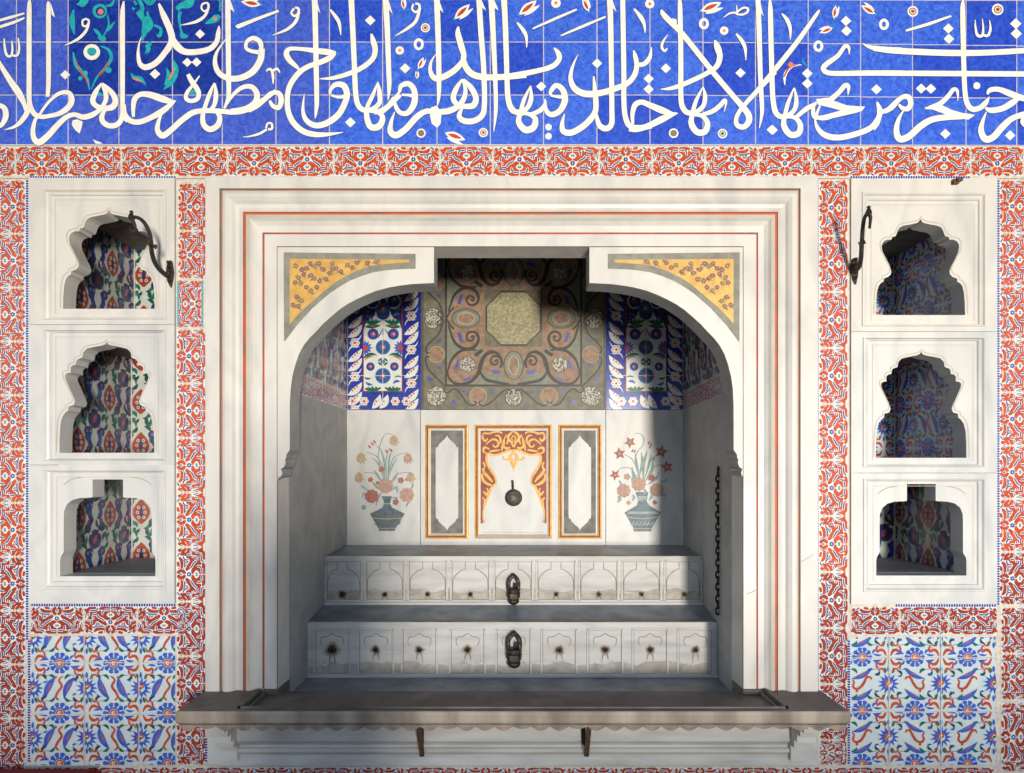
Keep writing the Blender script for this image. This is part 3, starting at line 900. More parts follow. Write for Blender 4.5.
# turquoise leaves and flowers of the older navy tiles
ORN = MB()
T = 'paint_turquoise'
for q in ("380,50,6 372,110,30 384,180,4", "395,20,4 420,22,22 445,10,20 455,-5,6", "545,30,6 575,25,16 590,-5,8", "555,80,6 560,130,9 535,185,8", "592,112,4 570,140,16 548,165,5", "485,148,4 500,165,18 520,182,10", "545,205,24 520,195,26 508,178,6",
          "378,270,6 390,330,20 425,375,18 450,410,16 462,465,4", "520,238,6 560,258,14 574,300,18 545,350,16 500,400,12 470,462,4", "675,378,4 690,400,18 720,408,24 745,430,10 752,440,3",
          "715,-5,16 735,40,20 725,80,20 748,110,30 742,160,22 735,210,8", "690,5,8 705,25,16", "760,60,10 765,130,20 742,190,10", "752,235,10 765,250,24 760,275,8"):
    ORN.stroke([(a / ZK, b / ZK, w / ZK) for a, b, w in nums(q)], T, 2)
ORN.stroke([(a / ZK, b / ZK, w / ZK) for a, b, w in nums("390,300,3 410,360,8 440,400,8 456,440,3")], 'paint_red', 3)
ORN.stroke([(a / ZK, b / ZK, w / ZK) for a, b, w in nums("568,310,3 545,350,8 505,395,8")], 'paint_red', 3)
ORN.disc(515 / ZK, 58 / ZK, 38 / ZK, T, 2)
ORN.disc(518 / ZK, 60 / ZK, 24 / ZK, 'glaze_navy', 3)
ORN.disc(520 / ZK, 62 / ZK, 15 / ZK, 'paint_orange', 4)
for q in ((440, 378, 14), (415, 405, 12), (560, 362, 16), (425, 18, 20)):
    ORN.disc(q[0] / ZK, q[1] / ZK, q[2] / ZK, T, 2, n=9)
ORN.disc(475 / ZK, 266 / ZK, 25 / ZK, T, 6, ry=19 / ZK)
ORN.disc(514 / ZK, 486 / ZK, 13 / ZK, T, 3, ry=10 / ZK)
for q in ("100,-5,20 130,18,24 158,-5,12", "66,60,24 90,90,20 84,30,12", "110,85,30 130,130,34 100,170,22 92,200,8", "150,130,14 185,150,14 180,185,18 165,180,8", "120,235,26 130,225,20 105,280,6", "268,50,22 290,30,30 330,20,44 350,-5,20", "285,60,20 280,100,14 290,160,10 300,185,30 325,188,8",
          "470,-5,6 490,10,8 488,60,10", "415,122,6 440,112,24 470,95,38 488,80,14", "250,310,6 262,360,30 240,420,30 200,462,5", "215,350,6 225,395,22 205,440,8", "32,378,4 50,400,18 80,408,24 108,438,4", "38,40,8 50,50,14"):
    ORN.stroke([(125 + a / ZK, b / ZK, w / ZK) for a, b, w in nums(q)], T, 2)
ORN.disc(125 + 465 / ZK, 98 / ZK, 10 / ZK, 'paint_orange', 3, n=9)
ORN.stroke([(125 + a / ZK, b / ZK, w / ZK) for a, b, w in nums("255,350,3 240,385,12 226,415,3")], 'paint_orange', 3)
ORN.stroke([(125 + a / ZK, b / ZK, w / ZK) for a, b, w in nums("40,402,3 62,412,12 90,420,3")], 'paint_orange', 3)
ORN.disc(125 + 346 / ZK, 474 / ZK, 20 / ZK, T, 3, ry=13 / ZK)
tag(ORN.build('turquoise_foliage', frieze), 'turquoise leaves and flowers painted on the darker tiles')

# ---------------------------------------------------------------- red arabesque borders
BORDERS = 'red arabesque tile borders'


def border(label, build, x0, y0, x1, y1):
    mb = MB()
    slab(mb, x0, y0, x1, y1)
    build(mb)
    o = mb.build('tile_border', base=P((x0 + x1) / 2, y1))
    return tag(o, label, 'tile border', BORDERS)


def top_row(mb):
    red_row(mb, -40, 1064, 147, 30, start=-37.5, L=53.05)
    dots(mb, 30, 177.6, 176, 177.6)
    dots(mb, 207, 178, 817, 178)
    dots(mb, 850, 177.6, 970, 177.6)


border('long horizontal band of red arabesque tiles right under the blue inscription', top_row, -40, 146, 1064, 178.4)


def left_outer(mb):
    red_column(mb, 180, 772, -3.5, 29, flip=True)
    red_column(mb, 180, 772, -36, 30)
    dots(mb, 27.4, 180, 27.4, 640)
    dots(mb, 29.2, 640, 29.2, 762)


border('vertical band of red arabesque tiles at the far left edge of the wall', left_outer, -40, 179, 30, 790)


def left_inner(mb):
    red_column(mb, 183, 279, 178.5, 27)
    red_tile(mb, 177.5, 304, 47, 26, True, True, False, 'paint_turquoise')
    red_column(mb, 329, 765, 177, 28.5)
    dots(mb, 206.4, 180, 206.4, 279)
    dots(mb, 206.6, 330, 206.6, 688)
    dots(mb, 206.4, 738, 206.4, 762)


border('vertical band of red arabesque tiles between the left niches and the fountain frame', left_inner, 176, 179, 207.2, 766)


def right_inner(mb):
    red_column(mb, 180, 740, 819, 28.5)
    red_column(mb, 740, 765, 819, 28.5)
    dots(mb, 817.4, 180, 817.4, 690, 2.0)
    dots(mb, 848.6, 640, 848.6, 764)


border('vertical band of red arabesque tiles between the fountain frame and the right niches', right_inner, 816.1, 179, 849.6, 766)


def right_outer(mb):
    red_column(mb, 180, 605, 999.5, 29)
    red_column(mb, 607, 700, 1001, 28)
    red_column(mb, 702, 772, 1001, 28)
    red_column(mb, 180, 772, 1030, 30)
    dots(mb, 998, 180, 998, 605)


border('vertical band of red arabesque tiles at the far right edge of the wall', right_outer, 996.5, 179, 1064, 790)


def left_short(mb):
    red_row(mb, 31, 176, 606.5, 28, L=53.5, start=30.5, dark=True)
    mb.rect(137.5, 606, 138.2, 635, 'grout', 6)
    dots(mb, 31, 605, 176, 605)


border('short row of red arabesque tiles between the lowest left niche and the flower tiles', left_short, 30, 603.5, 176, 635.5)


def right_short(mb):
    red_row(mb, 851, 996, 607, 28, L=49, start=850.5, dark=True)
    dots(mb, 895, 605.4, 996, 605.4)


border('short row of red arabesque tiles between the lowest right niche and the flower tiles', right_short, 849.6, 603.5, 996.5, 636.5)


def bottom_row(mb):
    red_row(mb, 31, 995, 767.5, 22, L=53.5, start=31, dark=True)


border('row of red arabesque tiles along the foot of the wall under the basin', bottom_row, 30, 766, 996.5, 790)

# flower tile fields
for side, (x0, y0, x1, y1), ax, ay, px, py, gx, gy in (('left', (30, 635.5, 176, 766), 60, 663, 54, 50, (84.7, 139.5), (662.5, 714)), ('right', (849.6, 636.5, 996.5, 766), 862, 657, 52.6, 53.2, (888.5, 940.6), (657.6, 711.4))):
    mb = MB()
    slab(mb, x0, y0, x1, y1)
    floral_field(mb, x0 + .6, y0 + .6, x1 - .6, y1 - 1.2, ax, ay, px, py, upright=(side == 'left'))
    for g in gx:
        mb.rect(g - .45, y0, g + .45, y1, 'grout', 9)
    for g in gy:
        mb.rect(x0, g - .4, x1, g + .4, 'grout', 9)
    o = mb.build('tile_mosaic', base=P((x0 + x1) / 2, y1))
    tag(o, 'white tile panel with blue rosettes and red cloud bands, below the ' + side + ' niches', 'tile panel', 'flower tile panels below the niches')

# ---------------------------------------------------------------- arched marble niches
HALF_A = [(0, 62), (10, 80), (23, 90), (63, 99), (113, 108), (138, 120), (150, 138), (158, 163), (165, 178), (182, 180), (190, 187), (191, 200), (218, 200), (240, 210), (254, 228), (257, 250), (250, 285), (228, 330), (203, 380), (193, 410), (196, 430), (212, 446), (243, 458), (244, 478), (262, 488), (278, 510), (288, 550), (294, 620), (296, 700)]
HALF_B = [(0, 108), (8, 120), (26, 127), (70, 135), (100, 142), (118, 160), (124, 188), (136, 192), (150, 198), (155, 214), (155, 224), (170, 226), (181, 236), (182, 250), (180, 262), (196, 264), (208, 272), (209, 284), (202, 305), (182, 350), (166, 385), (160, 405), (166, 424), (192, 432), (194, 452), (206, 460), (222, 482), (232, 520), (236, 590), (237, 662)]
HALF_C = [(76, 97), (76, 186), (90, 188), (140, 190), (178, 200), (205, 222), (218, 255), (220, 300), (220, 458), (226, 470), (234, 482), (238, 500), (238, 580)]


def ring_of(row, side):
    if row == 0:
        s, cx, cy, pts = 6.44, (108.6 if side == 'L' else 920.7), (200.0 if side == 'L' else 209.2), HALF_A
        if side == 'R':
            s = 6.62
    elif row == 1:
        s, cx, cy, pts = 4.987, (106.6 if side == 'L' else 921.4), (320.0 if side == 'L' else 331.0), HALF_B
        if side == 'R':
            s = 5.22
    else:
        s, cx, cy, pts = 4.987, (107.5 if side == 'L' else 921.6), (460.0 if side == 'L' else 465.6), HALF_C
        if side == 'R':
            s = 5.27
    left = [(cx - a / s, cy + b / s) for a, b in pts]
    right = [(cx + a / s, cy + b / s) for a, b in pts]
    if row < 2:
        right = right[1:]
    return left[::-1] + right      # bottom-left up over the top to bottom-right


NROWS = {'L': [(178.5, 325), (325, 465), (465, 603.5)], 'R': [(179, 332), (332, 473), (473, 604)]}
NX = {'L': (30.3, 175.6), 'R': (850, 996)}
NIN = {'L': [(51.5, 196, 163, 317), (52, 333, 162.5, 458.5), (53, 473, 162, 581)], 'R': [(867, 201, 978, 324), (868.5, 341, 977, 464), (869, 482, 977, 584)]}
NNAME = {0: 'topmost', 1: 'middle', 2: 'lowest'}


def profile_frame(mb, rects, m):
    """nested rectangles (x0,y0,x1,y1,depth) joined into a stepped marble moulding; pixels on the wall plane"""
    for (a, b) in zip(rects[:-1], rects[1:]):
        A = [((u - CX) / PX, a[4], HC - (v - CY) / PX) for u, v in R4(*a[:4])]
        B = [((u - CX) / PX, b[4], HC - (v - CY) / PX) for u, v in R4(*b[:4])]
        mm = b[5] if len(b) > 5 else m
        for i in range(4):
            j = (i + 1) % 4
            mb.face([A[i], A[j], B[j], B[i]], mm)


def niche(side, row):
    y0, y1 = NROWS[side][row]
    x0, x1 = NX[side]
    ix0, iy0, ix1, iy1 = NIN[side][row]
    look = {0: 'many-lobed pointed arch', 1: 'stepped cusped arch', 2: 'keyhole-topped arch'}[row]
    extra = {0: 'topmost of the three', 1: 'middle one of the three', 2: 'lowest of the three'}[row]
    w = 'left' if side == 'L' else 'right'
    t = thing('wall_niche', 'white marble tile-lined niche with ' + look + ', ' + extra + ' on the ' + w, 'niche', P((x0 + x1) / 2, y1, 0.02), 'arched marble wall niches')
    marble = 'marble' if row == 0 else 'marble_cool'
    fr = MB()

    def ins(k, d, *mm):
        lerp = lambda a, b: a + (b - a) * k
        return (lerp(x0, ix0), lerp(y0, iy0), lerp(x1, ix1), lerp(y1, iy1), d) + mm
    fr_rects = [(x0 + .2, y0 + .2, x1 - .2, y1 - .2, 0.024), (x0 + .2, y0 + .2, x1 - .2, y1 - .2, -0.010), ins(.62, -0.010), ins(.65, -0.016), ins(.74, -0.0165), ins(.80, -0.007), ins(.88, -0.003), ins(.92, -0.006), ins(.96, -0.006), ins(1.0, 0.002)]
    profile_frame(fr, fr_rects, marble)
    hole = ring_of(row, side)
    fr.prism(R4(ix0 - .05, iy0 - .05, ix1 + .05, iy1 + .05), 0.0022, 0.095, marble, pd=0, holes=[hole], side=marble)
    fr.mp = wall_map(0.0022)
    big = []
    ccx = sum(p[0] for p in hole) / len(hole)
    if row < 2:
        bead = [(ccx + (p[0] - ccx) * 1.05, p[1] - 2.2 + (1.6 if p[1] > y1 - 24 else 0)) for p in hole]
        fr.stroke([(x, y, .9) for x, y in bead], 'line_tan', 3, sub=1)
    else:
        for m_ in (1, -1):
            fr.stroke([(ccx + m_ * 44, iy0 + 12, .7), (ccx + m_ * 36, iy0 + 6.5, .8), (ccx + m_ * 24, iy0 + 4, .7)], 'line_grey', 2)
    # faint line of the inner panel
    q = 4.0
    fr.stroke([(ix0 + q, iy1 - 3, .5), (ix0 + q, iy0 + q, .5)], 'line_tan', 2, sub=1)
    fr.stroke([(ix0 + q, iy0 + q, .5), (ix1 - q, iy0 + q, .5)], 'line_tan', 2, sub=1)
    fr.stroke([(ix1 - q, iy0 + q, .5), (ix1 - q, iy1 - 3, .5)], 'line_tan', 2, sub=1)
    fr.build('marble_frame', t)
    # cavity behind the slab
    hx0, hx1 = min(p[0] for p in hole), max(p[0] for p in hole)
    hy0, hy1 = min(p[1] for p in hole), max(p[1] for p in hole)
    if side == 'L':
        X0, X1 = (hx0 - 7 - CX) / PX, (hx1 + 6 - CX) / PX
    else:
        X0, X1 = (hx0 - 6 - CX) / PX, (hx1 + 7 - CX) / PX
    Z0, Z1 = HC - (hy1 - .2 - CY) / PX, HC - (hy0 - 5 - CY) / PX
    Y0, Y1 = 0.095, 0.66
    U = lambda v: v * PX     # lining measured in wall pixels
    tl = MB(lambda u, v, h=0.0: (X0 + h + .001, u / PX, -v / PX))
    pat = niche_pattern if not (side == 'R' and row < 2) else (lambda mb, a, b, c, d, ax, ay: floral_field(mb, a, b, c, d, ax, ay, 52, 52, upright=True))
    seam = {'L': 26, 'R': 10}[side]
    phase = -U(Z0) - 22 + row * 9
    pat(tl, U(Y0), -U(Z1), U(Y1), -U(Z0), 64 + seam, phase)
    tl.mp = lambda u, v, h=0.0: (X1 - h - .001, u / PX, -v / PX)
    pat(tl, U(Y0), -U(Z1), U(Y1), -U(Z0), 60 + seam, phase)
    tl.mp = lambda u, v, h=0.0: (u / PX, Y1 - h - .001, -v / PX)
    pat(tl, U(X0), -U(Z1), U(X1), -U(Z0), U(X0) + 12, phase)
    for xx in (X0 + .006, X1 - .010):
        tl.box(xx, xx + .004, Y1 - .012, Y1 - .002, Z0, Z1, 'tile_white')
    tl.build('tile_lining', t)
    ce = MB()
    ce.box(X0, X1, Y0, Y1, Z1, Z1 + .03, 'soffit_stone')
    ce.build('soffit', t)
    si = MB()
    si.box(X0, X1, Y0 - .002, Y1, Z0 - .03, Z0, 'marble_grey')
    si.build('shelf', t)
    sh = MB()
    sh.box(X0 - .03, X0 - .002, Y0, Y1, Z0 - .03, Z1 + .03, 'wall_stone')
    sh.box(X1 + .002, X1 + .03, Y0, Y1, Z0 - .03, Z1 + .03, 'wall_stone')
    sh.box(X0 - .03, X1 + .03, Y1 + .002, Y1 + .03, Z0 - .03, Z1 + .03, 'wall_stone')
    sh.build('backing', t)
    return t


for sd in 'LR':
    for rw in range(3):
        niche(sd, rw)

# ---------------------------------------------------------------- fountain surround
XL, XR, YT, YB = 207.3, 816.0, 178.6, 690.0
fs = thing('fountain_surround', 'tall moulded white marble frame around the fountain alcove with painted red lines', 'fountain frame', P(512, YB))
PROF = [  # (left inset, top inset, right inset, depth, material of the band that ends here)
    (0, 0, 0, 0.0235, 'marble'), (0, 0, 0, -.020, 'marble'), (14, 11.5, 17.2, -.020, 'marble'), (14.4, 11.8, 17.6, -.014, 'line_brown'), (16.4, 13.4, 19.4, -.014, 'line_brown'), (17, 14, 20, -.020, 'marble'),
    (20, 16.8, 22.5, -.024, 'marble'), (23.5, 20.5, 26, -.024, 'marble'), (26.5, 23.5, 29, -.018, 'marble'), (28.5, 26, 31, -.010, 'marble'), (32, 29.5, 34, -.008, 'marble'), (36.4, 33.8, 38.6, -.013, 'marble'),
    (37.2, 34.4, 39.2, -.010, 'line_red'), (39.4, 36.6, 41.6, -.010, 'line_red'), (39.8, 37, 42, -.016, 'line_tan'), (43.5, 40.4, 45.6, -.015, 'line_tan'), (45.5, 42.4, 47.4, -.007, 'marble'), (49, 46, 51, .001, 'marble'), (53.8, 52.6, 56.6, .002, 'marble'),
    (54.1, 52.9, 56.9, .005, 'line_red'), (55.6, 54.2, 58.2, .005, 'line_red'), (55.9, 54.5, 58.5, .002, 'marble'), (68.2, 66.4, 71.2, .002, 'marble'), (68.8, 67, 71.8, .006, 'line_brown'), (70.0, 68.2, 72.6, .170, 'marble')]
PROF = [q[:3] + ((-.02 + (q[3] + .02) * 1.7) if 1 < i < len(PROF) - 1 else q[3],) + q[4:] for i, q in enumerate(PROF)]
fr = MB()


def bend(p, k):
    return [(XL + p[0], YB), (XL + p[0], YT + p[1]), (XR - p[2], YT + p[1]), (XR - p[2], YB)]


for a, b in zip(PROF[:-1], PROF[1:]):
    A = [((u - CX) / PX, a[3], HC - (v - CY) / PX) for u, v in bend(a, 0)]
    B = [((u - CX) / PX, b[3], HC - (v - CY) / PX) for u, v in bend(b, 0)]
    for i in range(3):
        # long bands are cut up so that the joints of the marble blocks can be told
        fr.face([A[i], A[i + 1], B[i + 1], B[i]], b[4])
fr.mp = wall_map(-.0202)
fr.stroke([(801, 562, .9), (806, 559, 1.1), (814, 554, .7)], 'vein_grey', 1)
fr.mp = wall_map(.0172)
fr.stroke([(746, 594, .9), (752, 592, 1.2), (757, 589, .9)], 'vein_grey', 1)
fr.build('moulded_frame', fs)

ARCH = [(434.0, 247.2), (434.0, 283.0), (412.5, 284.0), (400, 285.6), (388.8, 287.5), (377, 290.6), (366.6, 294.6), (357, 299), (347.6, 304), (338.5, 310.2), (330, 317.5), (322.6, 324.2), (316, 331.5), (309.5, 338), (304, 344.8), (299, 354), (295.5, 364), (292.4, 376), (290.6, 389), (289.8, 404), (289.7, 450), (286.4, 454.4), (286.2, 458), (285, 459.6), (285.6, 463), (284, 467), (281, 469), (282.4, 473), (281.4, 476), (278.4, 478), (277.4, 482.5), (276.0, 482.5), (276.0, 247.2)]
MIRX = 511.7
GOLDP = [(75, 120), (830, 125), (830, 142), (720, 150), (655, 156), (590, 165), (530, 184), (470, 210), (415, 238), (360, 270), (300, 318), (240, 370), (190, 413), (150, 450), (110, 492), (75, 535)]
GREYP = [(36, 78), (870, 88), (870, 182), (760, 185), (680, 192), (600, 205), (525, 229), (450, 260), (390, 295), (330, 335), (275, 382), (220, 430), (168, 486), (120, 540), (80, 592), (45, 640), (38, 640)]
GOLDF = [(115, 165), (150, 190), (205, 150), (235, 165), (260, 150), (290, 188), (345, 150), (350, 185), (400, 200), (440, 160), (500, 145), (565, 146), (130, 240), (165, 215), (210, 225), (230, 245), (265, 260), (305, 250), (145, 275), (110, 270), (180, 300), (210, 320), (245, 300), (120, 360), (150, 385), (95, 410), (130, 420), (620, 140), (180, 180), (330, 210), (370, 180), (470, 175)]


def mir(pts, m):
    return pts if not m else [(2 * MIRX - p[0],) + tuple(p[1:]) for p in pts]


for m_ in (False, True):
    ar = MB()
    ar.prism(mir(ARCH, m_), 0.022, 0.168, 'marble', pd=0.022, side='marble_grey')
    ao = ar.build('arch_haunch', fs)
    sp = MB(wall_map(0.022))
    # local scale: outline was read on the picture, the slab stands 22 mm behind the wall plane
    to = lambda q: mir([(278 + a / 6.32, 240 + b / 6.32) for a, b in q], m_)
    sp.poly(to(GREYP), 'inlay_grey', 2)
    gp = to(GOLDP)
    sp.poly(gp, 'gold_flat', 4)
    sp.stroke([(x, y, .55) for x, y in gp], 'line_grey', 5, sub=1, closed=True)
    r2 = random.Random(7)
    for x, y in to([(a + r2.uniform(-16, 16), b + r2.uniform(-12, 12)) for a, b in GOLDF[:20] + GOLDF[22:30]]):
        c = r2.choice(['purple_flower', 'grey_flower', 'grey_flower'])
        for j in range(4):
            a = j * 1.57 + x
            sp.disc(x + 1.1 * math.cos(a), y + 1.1 * math.sin(a), .8, c, 6, n=6)
    for k, (x, y) in enumerate(to(GOLDF)):
        c = 'purple_flower' if k % 3 else 'grey_flower'
        for j in range(5):
            a = j * 1.257 + k
            sp.disc(x + 1.45 * math.cos(a), y + 1.45 * math.sin(a), 1.15, c, 6, n=6)
        sp.disc(x, y, .7, 'gold_bright', 7, n=6)
        for _ in range(3):
            lx, ly = x + r2.uniform(-4.5, 4.5), y + r2.uniform(-1, 4)
            sp.leaf(x, y, lx, ly, 1.5, 'grey_flower', 5, .2)
        sp.stroke([(x, y, .35), (x + r2.uniform(-4, 4), y + r2.uniform(1, 5), .3), (x + r2.uniform(-7, 5), y + r2.uniform(3, 8), .2)], 'grey_flower', 5)
    so = sp.build('gilded_spandrel', ao)

# ---------------------------------------------------------------- alcove shell
mb = MB()
BX0, BX1 = (347 - CX) / S(AD), (683 - CX) / S(AD)     # back plane corners
Y_IN = 0.168
zc = HC + (CY - 410) / S(AD)                            # top of the marble dado


def side_wall(name, xf, xb, sgn):
    """a side wall of the alcove from the jamb to the back"""
    m = MB()
    n = sgn

    def pt(t, z, off=0.0):
        return (xf + (xb - xf) * t - n * off, Y_IN + (AD - Y_IN) * t, z)
    f = 0.0
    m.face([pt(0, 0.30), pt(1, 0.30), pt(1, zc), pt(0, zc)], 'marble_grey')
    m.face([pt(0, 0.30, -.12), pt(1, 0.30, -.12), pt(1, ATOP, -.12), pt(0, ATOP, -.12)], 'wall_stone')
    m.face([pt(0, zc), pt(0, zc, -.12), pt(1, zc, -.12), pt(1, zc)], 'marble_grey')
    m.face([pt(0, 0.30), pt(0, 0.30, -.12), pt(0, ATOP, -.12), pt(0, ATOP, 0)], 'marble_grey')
    # the reveal of the jamb between frame and wall
    o = struct(m, name, P((278 if n < 0 else 745), 690, .2))
    Lw = (AD - Y_IN) * PX
    mp = lambda u, v, h=0.0: pt(u / Lw, -v / PX, h + .0005)
    t = MB(mp)
    red_b, red_t = -zc * PX, -(zc + .125) * PX
    t.rect(0, red_t, Lw, red_b, 'tile_white', 0)
    for i in range(4):
        red_tile(t, Lw / 4 * (i + .5), red_t + .6, Lw / 4 - 1, (red_b - red_t) - 1.2, dark=True)
    t.build('red_tile_band', o)
    t = MB(mp)
    niche_pattern(t, 0, -ATOP * PX, Lw, red_t - .5, 18, red_t - 30, 52)
    t.build('flower_tiling', o)
    return o


side_wall('wall_left', (277.3 - CX) / PX, BX0, -1)
side_wall('wall_right', (744.6 - CX) / PX, BX1, 1)

mb = MB()
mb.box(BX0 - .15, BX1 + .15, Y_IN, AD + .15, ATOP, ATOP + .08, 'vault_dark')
mb.box(BX0 - .15, BX1 + .15, .11, Y_IN - .001, HC + (CY - 246) / PX, ATOP + .08, 'marble_grey')
struct(mb, 'trim_1', (0, Y_IN, ATOP))
mb = MB()
mb.box(BX0 - .15, BX1 + .15, AD + .045, AD + .15, 0.0, ATOP, 'wall_stone')
struct(mb, 'wall_rear', (0, AD + .06, 0))

# ---------------------------------------------------------------- back of the alcove: tile panels and coloured stone panel
wm = wall_map(AD)


def backslab(m, x0, y0, x1, y1, mname, front=0.0):
    m.prism(R4(x0, y0, x1, y1), AD + .0002 - front, AD + .044, mname, pd=AD)


for m_ in (False, True):
    t = MB(wm)
    xa, xb = (348.0, 421.0) if not m_ else (606.2, 682.4)
    backslab(t, xa, 190, xb, 409.4, 'grout')
    t_main = t
    t = MB(wm)
    t.rect(xa, 190, xb, 409.4, 'paint_cobalt_deep', 1)
    sx = (xb - xa) / 440.0

    def Q(x, y):
        u = xa + (x - 20) * sx
        return ((xa + xb - u) if m_ else u, 285 + y / 5.95)

    def qp(pts):
        return [Q(*p) for p in pts]

    def qd(x, y, r, mm, layer, n=12):
        u, v = Q(x, y)
        t.disc(u, v, r / 5.95, mm, layer, n=n)

    def ql(x0, y0, x1, y1, w, mm, layer, b=0.0):
        a, c = Q(x0, y0), Q(x1, y1)
        t.leaf(a[0], a[1], c[0], c[1], w / 5.95, mm, layer, -b if m_ else b)
    # border of white blossoms and lance leaves on blue
    for yy in range(-560, 740, 200):
        for xx, off in ((62, 105), (402, 145)):
            y = yy + off
            for j in range(6):
                a = j * math.pi / 3
                qd(xx + 19 * math.cos(a), y + 19 * math.sin(a), 12, 'tile_white', 3, 8)
                qd(xx + 19 * math.cos(a), y + 19 * math.sin(a), 4.5, 'paint_red', 4, 6)
            qd(xx, y, 16, 'tile_white', 4)
            qd(xx, y, 8, 'paint_red', 5, 8)
            for dy in (72, 128):
                ql(xx - 42, y + dy + 38, xx + 42, y + dy - 38, 40, 'tile_white', 3, .1)
                for k in (-14, 0, 14):
                    qd(xx + k, y + dy - k * .85, 6, 'paint_red', 4, 7)
            ql(xx - 40, y + 56, xx + 30, y + 24, 9, 'tile_white', 3, -.3)
            ql(xx + 40, y + 150, xx - 30, y + 176, 9, 'tile_white', 3, -.3)
    for xx in (48, 118, 305, 372):
        for j in range(6):
            a = j * math.pi / 3
            qd(xx + 17 * math.cos(a), 692 + 17 * math.sin(a), 11, 'tile_white', 3, 8)
            qd(xx + 17 * math.cos(a), 692 + 17 * math.sin(a), 4, 'paint_red', 4, 6)
        qd(xx, 692, 9, 'paint_red', 5, 8)
    for k in (180, 225):
        ql(k - 14, 734, k + 34, 652, 42, 'tile_white', 3, .1)
        qd(k + 10, 692, 6, 'paint_red', 4, 7)
        qd(k + 2, 710, 5, 'paint_red', 4, 7)
    # central field
    fld = [(110, 637), (110, -560), (350, -560), (350, 637)]
    t.poly(qp(fld), 'paint_red_dark', 5)
    t.poly(qp([(116, 630), (116, -560), (344, -560), (344, 630)]), 'tile_white', 6)
    for base in (0, -400, -800):
        dk = base
        # dark ogee above the white medallion
        t.poly(qp([(116, 265 + dk), (128, 225 + dk), (165, 205 + dk), (190, 168 + dk), (205, 120 + dk), (255, 120 + dk), (275, 168 + dk), (300, 205 + dk), (332, 225 + dk), (344, 265 + dk), (344, 30 + dk), (116, 30 + dk)]), 'paint_navy', 7)
        for x, y, r in ((168, 98, 46), (296, 98, 46), (232, 170, 48), (232, 98, 26)):
            qd(x, y + dk, r, 'niche_ground', 8)
            qd(x, y + dk, r - 9, 'paint_cobalt_deep', 9)
            qd(x, y + dk, r - 24, 'paint_green_dark', 10, 8)
    for base in (0, -400):
        for x, y, r, kind in ((172, 293, 34, 'a'), (294, 293, 34, 'a'), (232, 371, 44, 'b'), (156, 486, 26, 'a'), (300, 486, 26, 'a'), (231, 541, 47, 'c')):
            y += base
            qd(x, y, r, 'paint_cobalt', 8, 16)
            qd(x, y, r * .76, 'paint_navy' if kind == 'a' else 'paint_green', 9)
            qd(x, y, r * .56, 'paint_violet' if kind == 'a' else 'paint_cobalt', 10)
            qd(x, y, r * .36, 'paint_red', 11, 9)
            qd(x + 3, y, r * .15, 'tile_white', 12, 7)
        for xx, s in ((124, 1), (338, -1)):
            for j in range(7):
                a = -math.pi / 2 + j * math.pi / 6
                ql(xx, 375 + base, xx + s * 44 * math.cos(a), 375 + base + 46 * math.sin(a), 15, 'paint_cobalt', 8)
            qd(xx + s * 3, 375 + base, 15, 'paint_red', 9)
        for s in (-1, 1):
            c = 231
            ql(c + s * 118, 440 + base, c + s * 34, 420 + base, 20, 'paint_green', 8, .2 * s)
            ql(c + s * 112, 455 + base, c + s * 50, 430 + base, 8, 'paint_red', 9, .2 * s)
            ql(c + s * 108, 250 + base, c + s * 14, 242 + base, 26, 'paint_green', 8)
            ql(c + s * 80, 246 + base, c + s * 36, 238 + base, 10, 'paint_red', 9)
            ql(c + s * 110, 618 + base, c + s * 8, 612 + base, 34, 'paint_green', 8, -.05 * s)
            for k in (30, 52, 74):
                qd(c + s * k, 608 + base, 6, 'tile_white', 9, 6)
            ql(c + s * 112, 548 + base, c + s * 70, 552 + base, 13, 'paint_green', 8, .2)
            ql(c + s * 104, 575 + base, c + s * 60, 590 + base, 16, 'paint_cobalt', 8, .2)
            ql(c + s * 30, 455 + base, c + s * 4, 435 + base, 13, 'paint_green', 8)
            ql(c + s * 30, 460 + base, c + s * 4, 480 + base, 13, 'paint_green', 8)
            ql(c + s * 40, 320 + base, c + s * 6, 260 + base, 7, 'paint_navy', 8, .1)
        t.stroke([Q(231, 258 + base) + (.9,), Q(231, 330 + base) + (.6,)], 'paint_cobalt_deep', 8)
        qd(231, 457 + base, 13, 'paint_cobalt', 9)
    t.stroke([Q(231, 300) + (.5,), Q(231, 730) + (.5,)], 'tile_white', 13, sub=1)
    t.stroke([Q(20, 540) + (.5,), Q(440, 540) + (.5,)], 'tile_white', 13, sub=1)
    clip_into(t_main, t, xa, 190, xb, 409.4)
    o = t_main.build('tile_mosaic', base=P((xa + xb) / 2, 410, AD))
    tag(o, 'blue bordered tiles with white rosette field, ' + ('right' if m_ else 'left') + ' of the scrolled stone panel', 'tile panel', 'blue tile panels in the alcove')

# coloured stone (scrollwork) panel, read at 4.68 zoom from (420, 250)
ps = MB(wm)
CXP = 513.6
backslab(ps, 421.6, 200, 605.8, 409.4, 'inlay_black')


def zc_(x, y):
    return (420 + x / 4.68, 250 + y / 4.68)


VY = 318.5


class Quad:
    """draw one quarter of the panel, repeat mirrored over both axes"""
    def every(self, fn, both=True):
        for mx in (0, 1):
            for my in ((0, 1) if both else (0,)):
                def tr(x, y):
                    u, v = zc_(x, y)
                    return ((2 * CXP - u) if mx else u, (2 * VY - v) if my else v)
                fn(tr)


q4 = Quad()
ps.rect(421.6, 229, 605.8, 409.4, 'inlay_olive', 1)
ps.rect(421.6, 200, 605.8, 228.6, 'inlay_grey', 1)
ps.stroke([(421.6, 229, .8), (605.8, 229, .8)], 'inlay_black', 3)
ps.rect(446, 249, 581.2, 385.5, 'inlay_sage', 2)


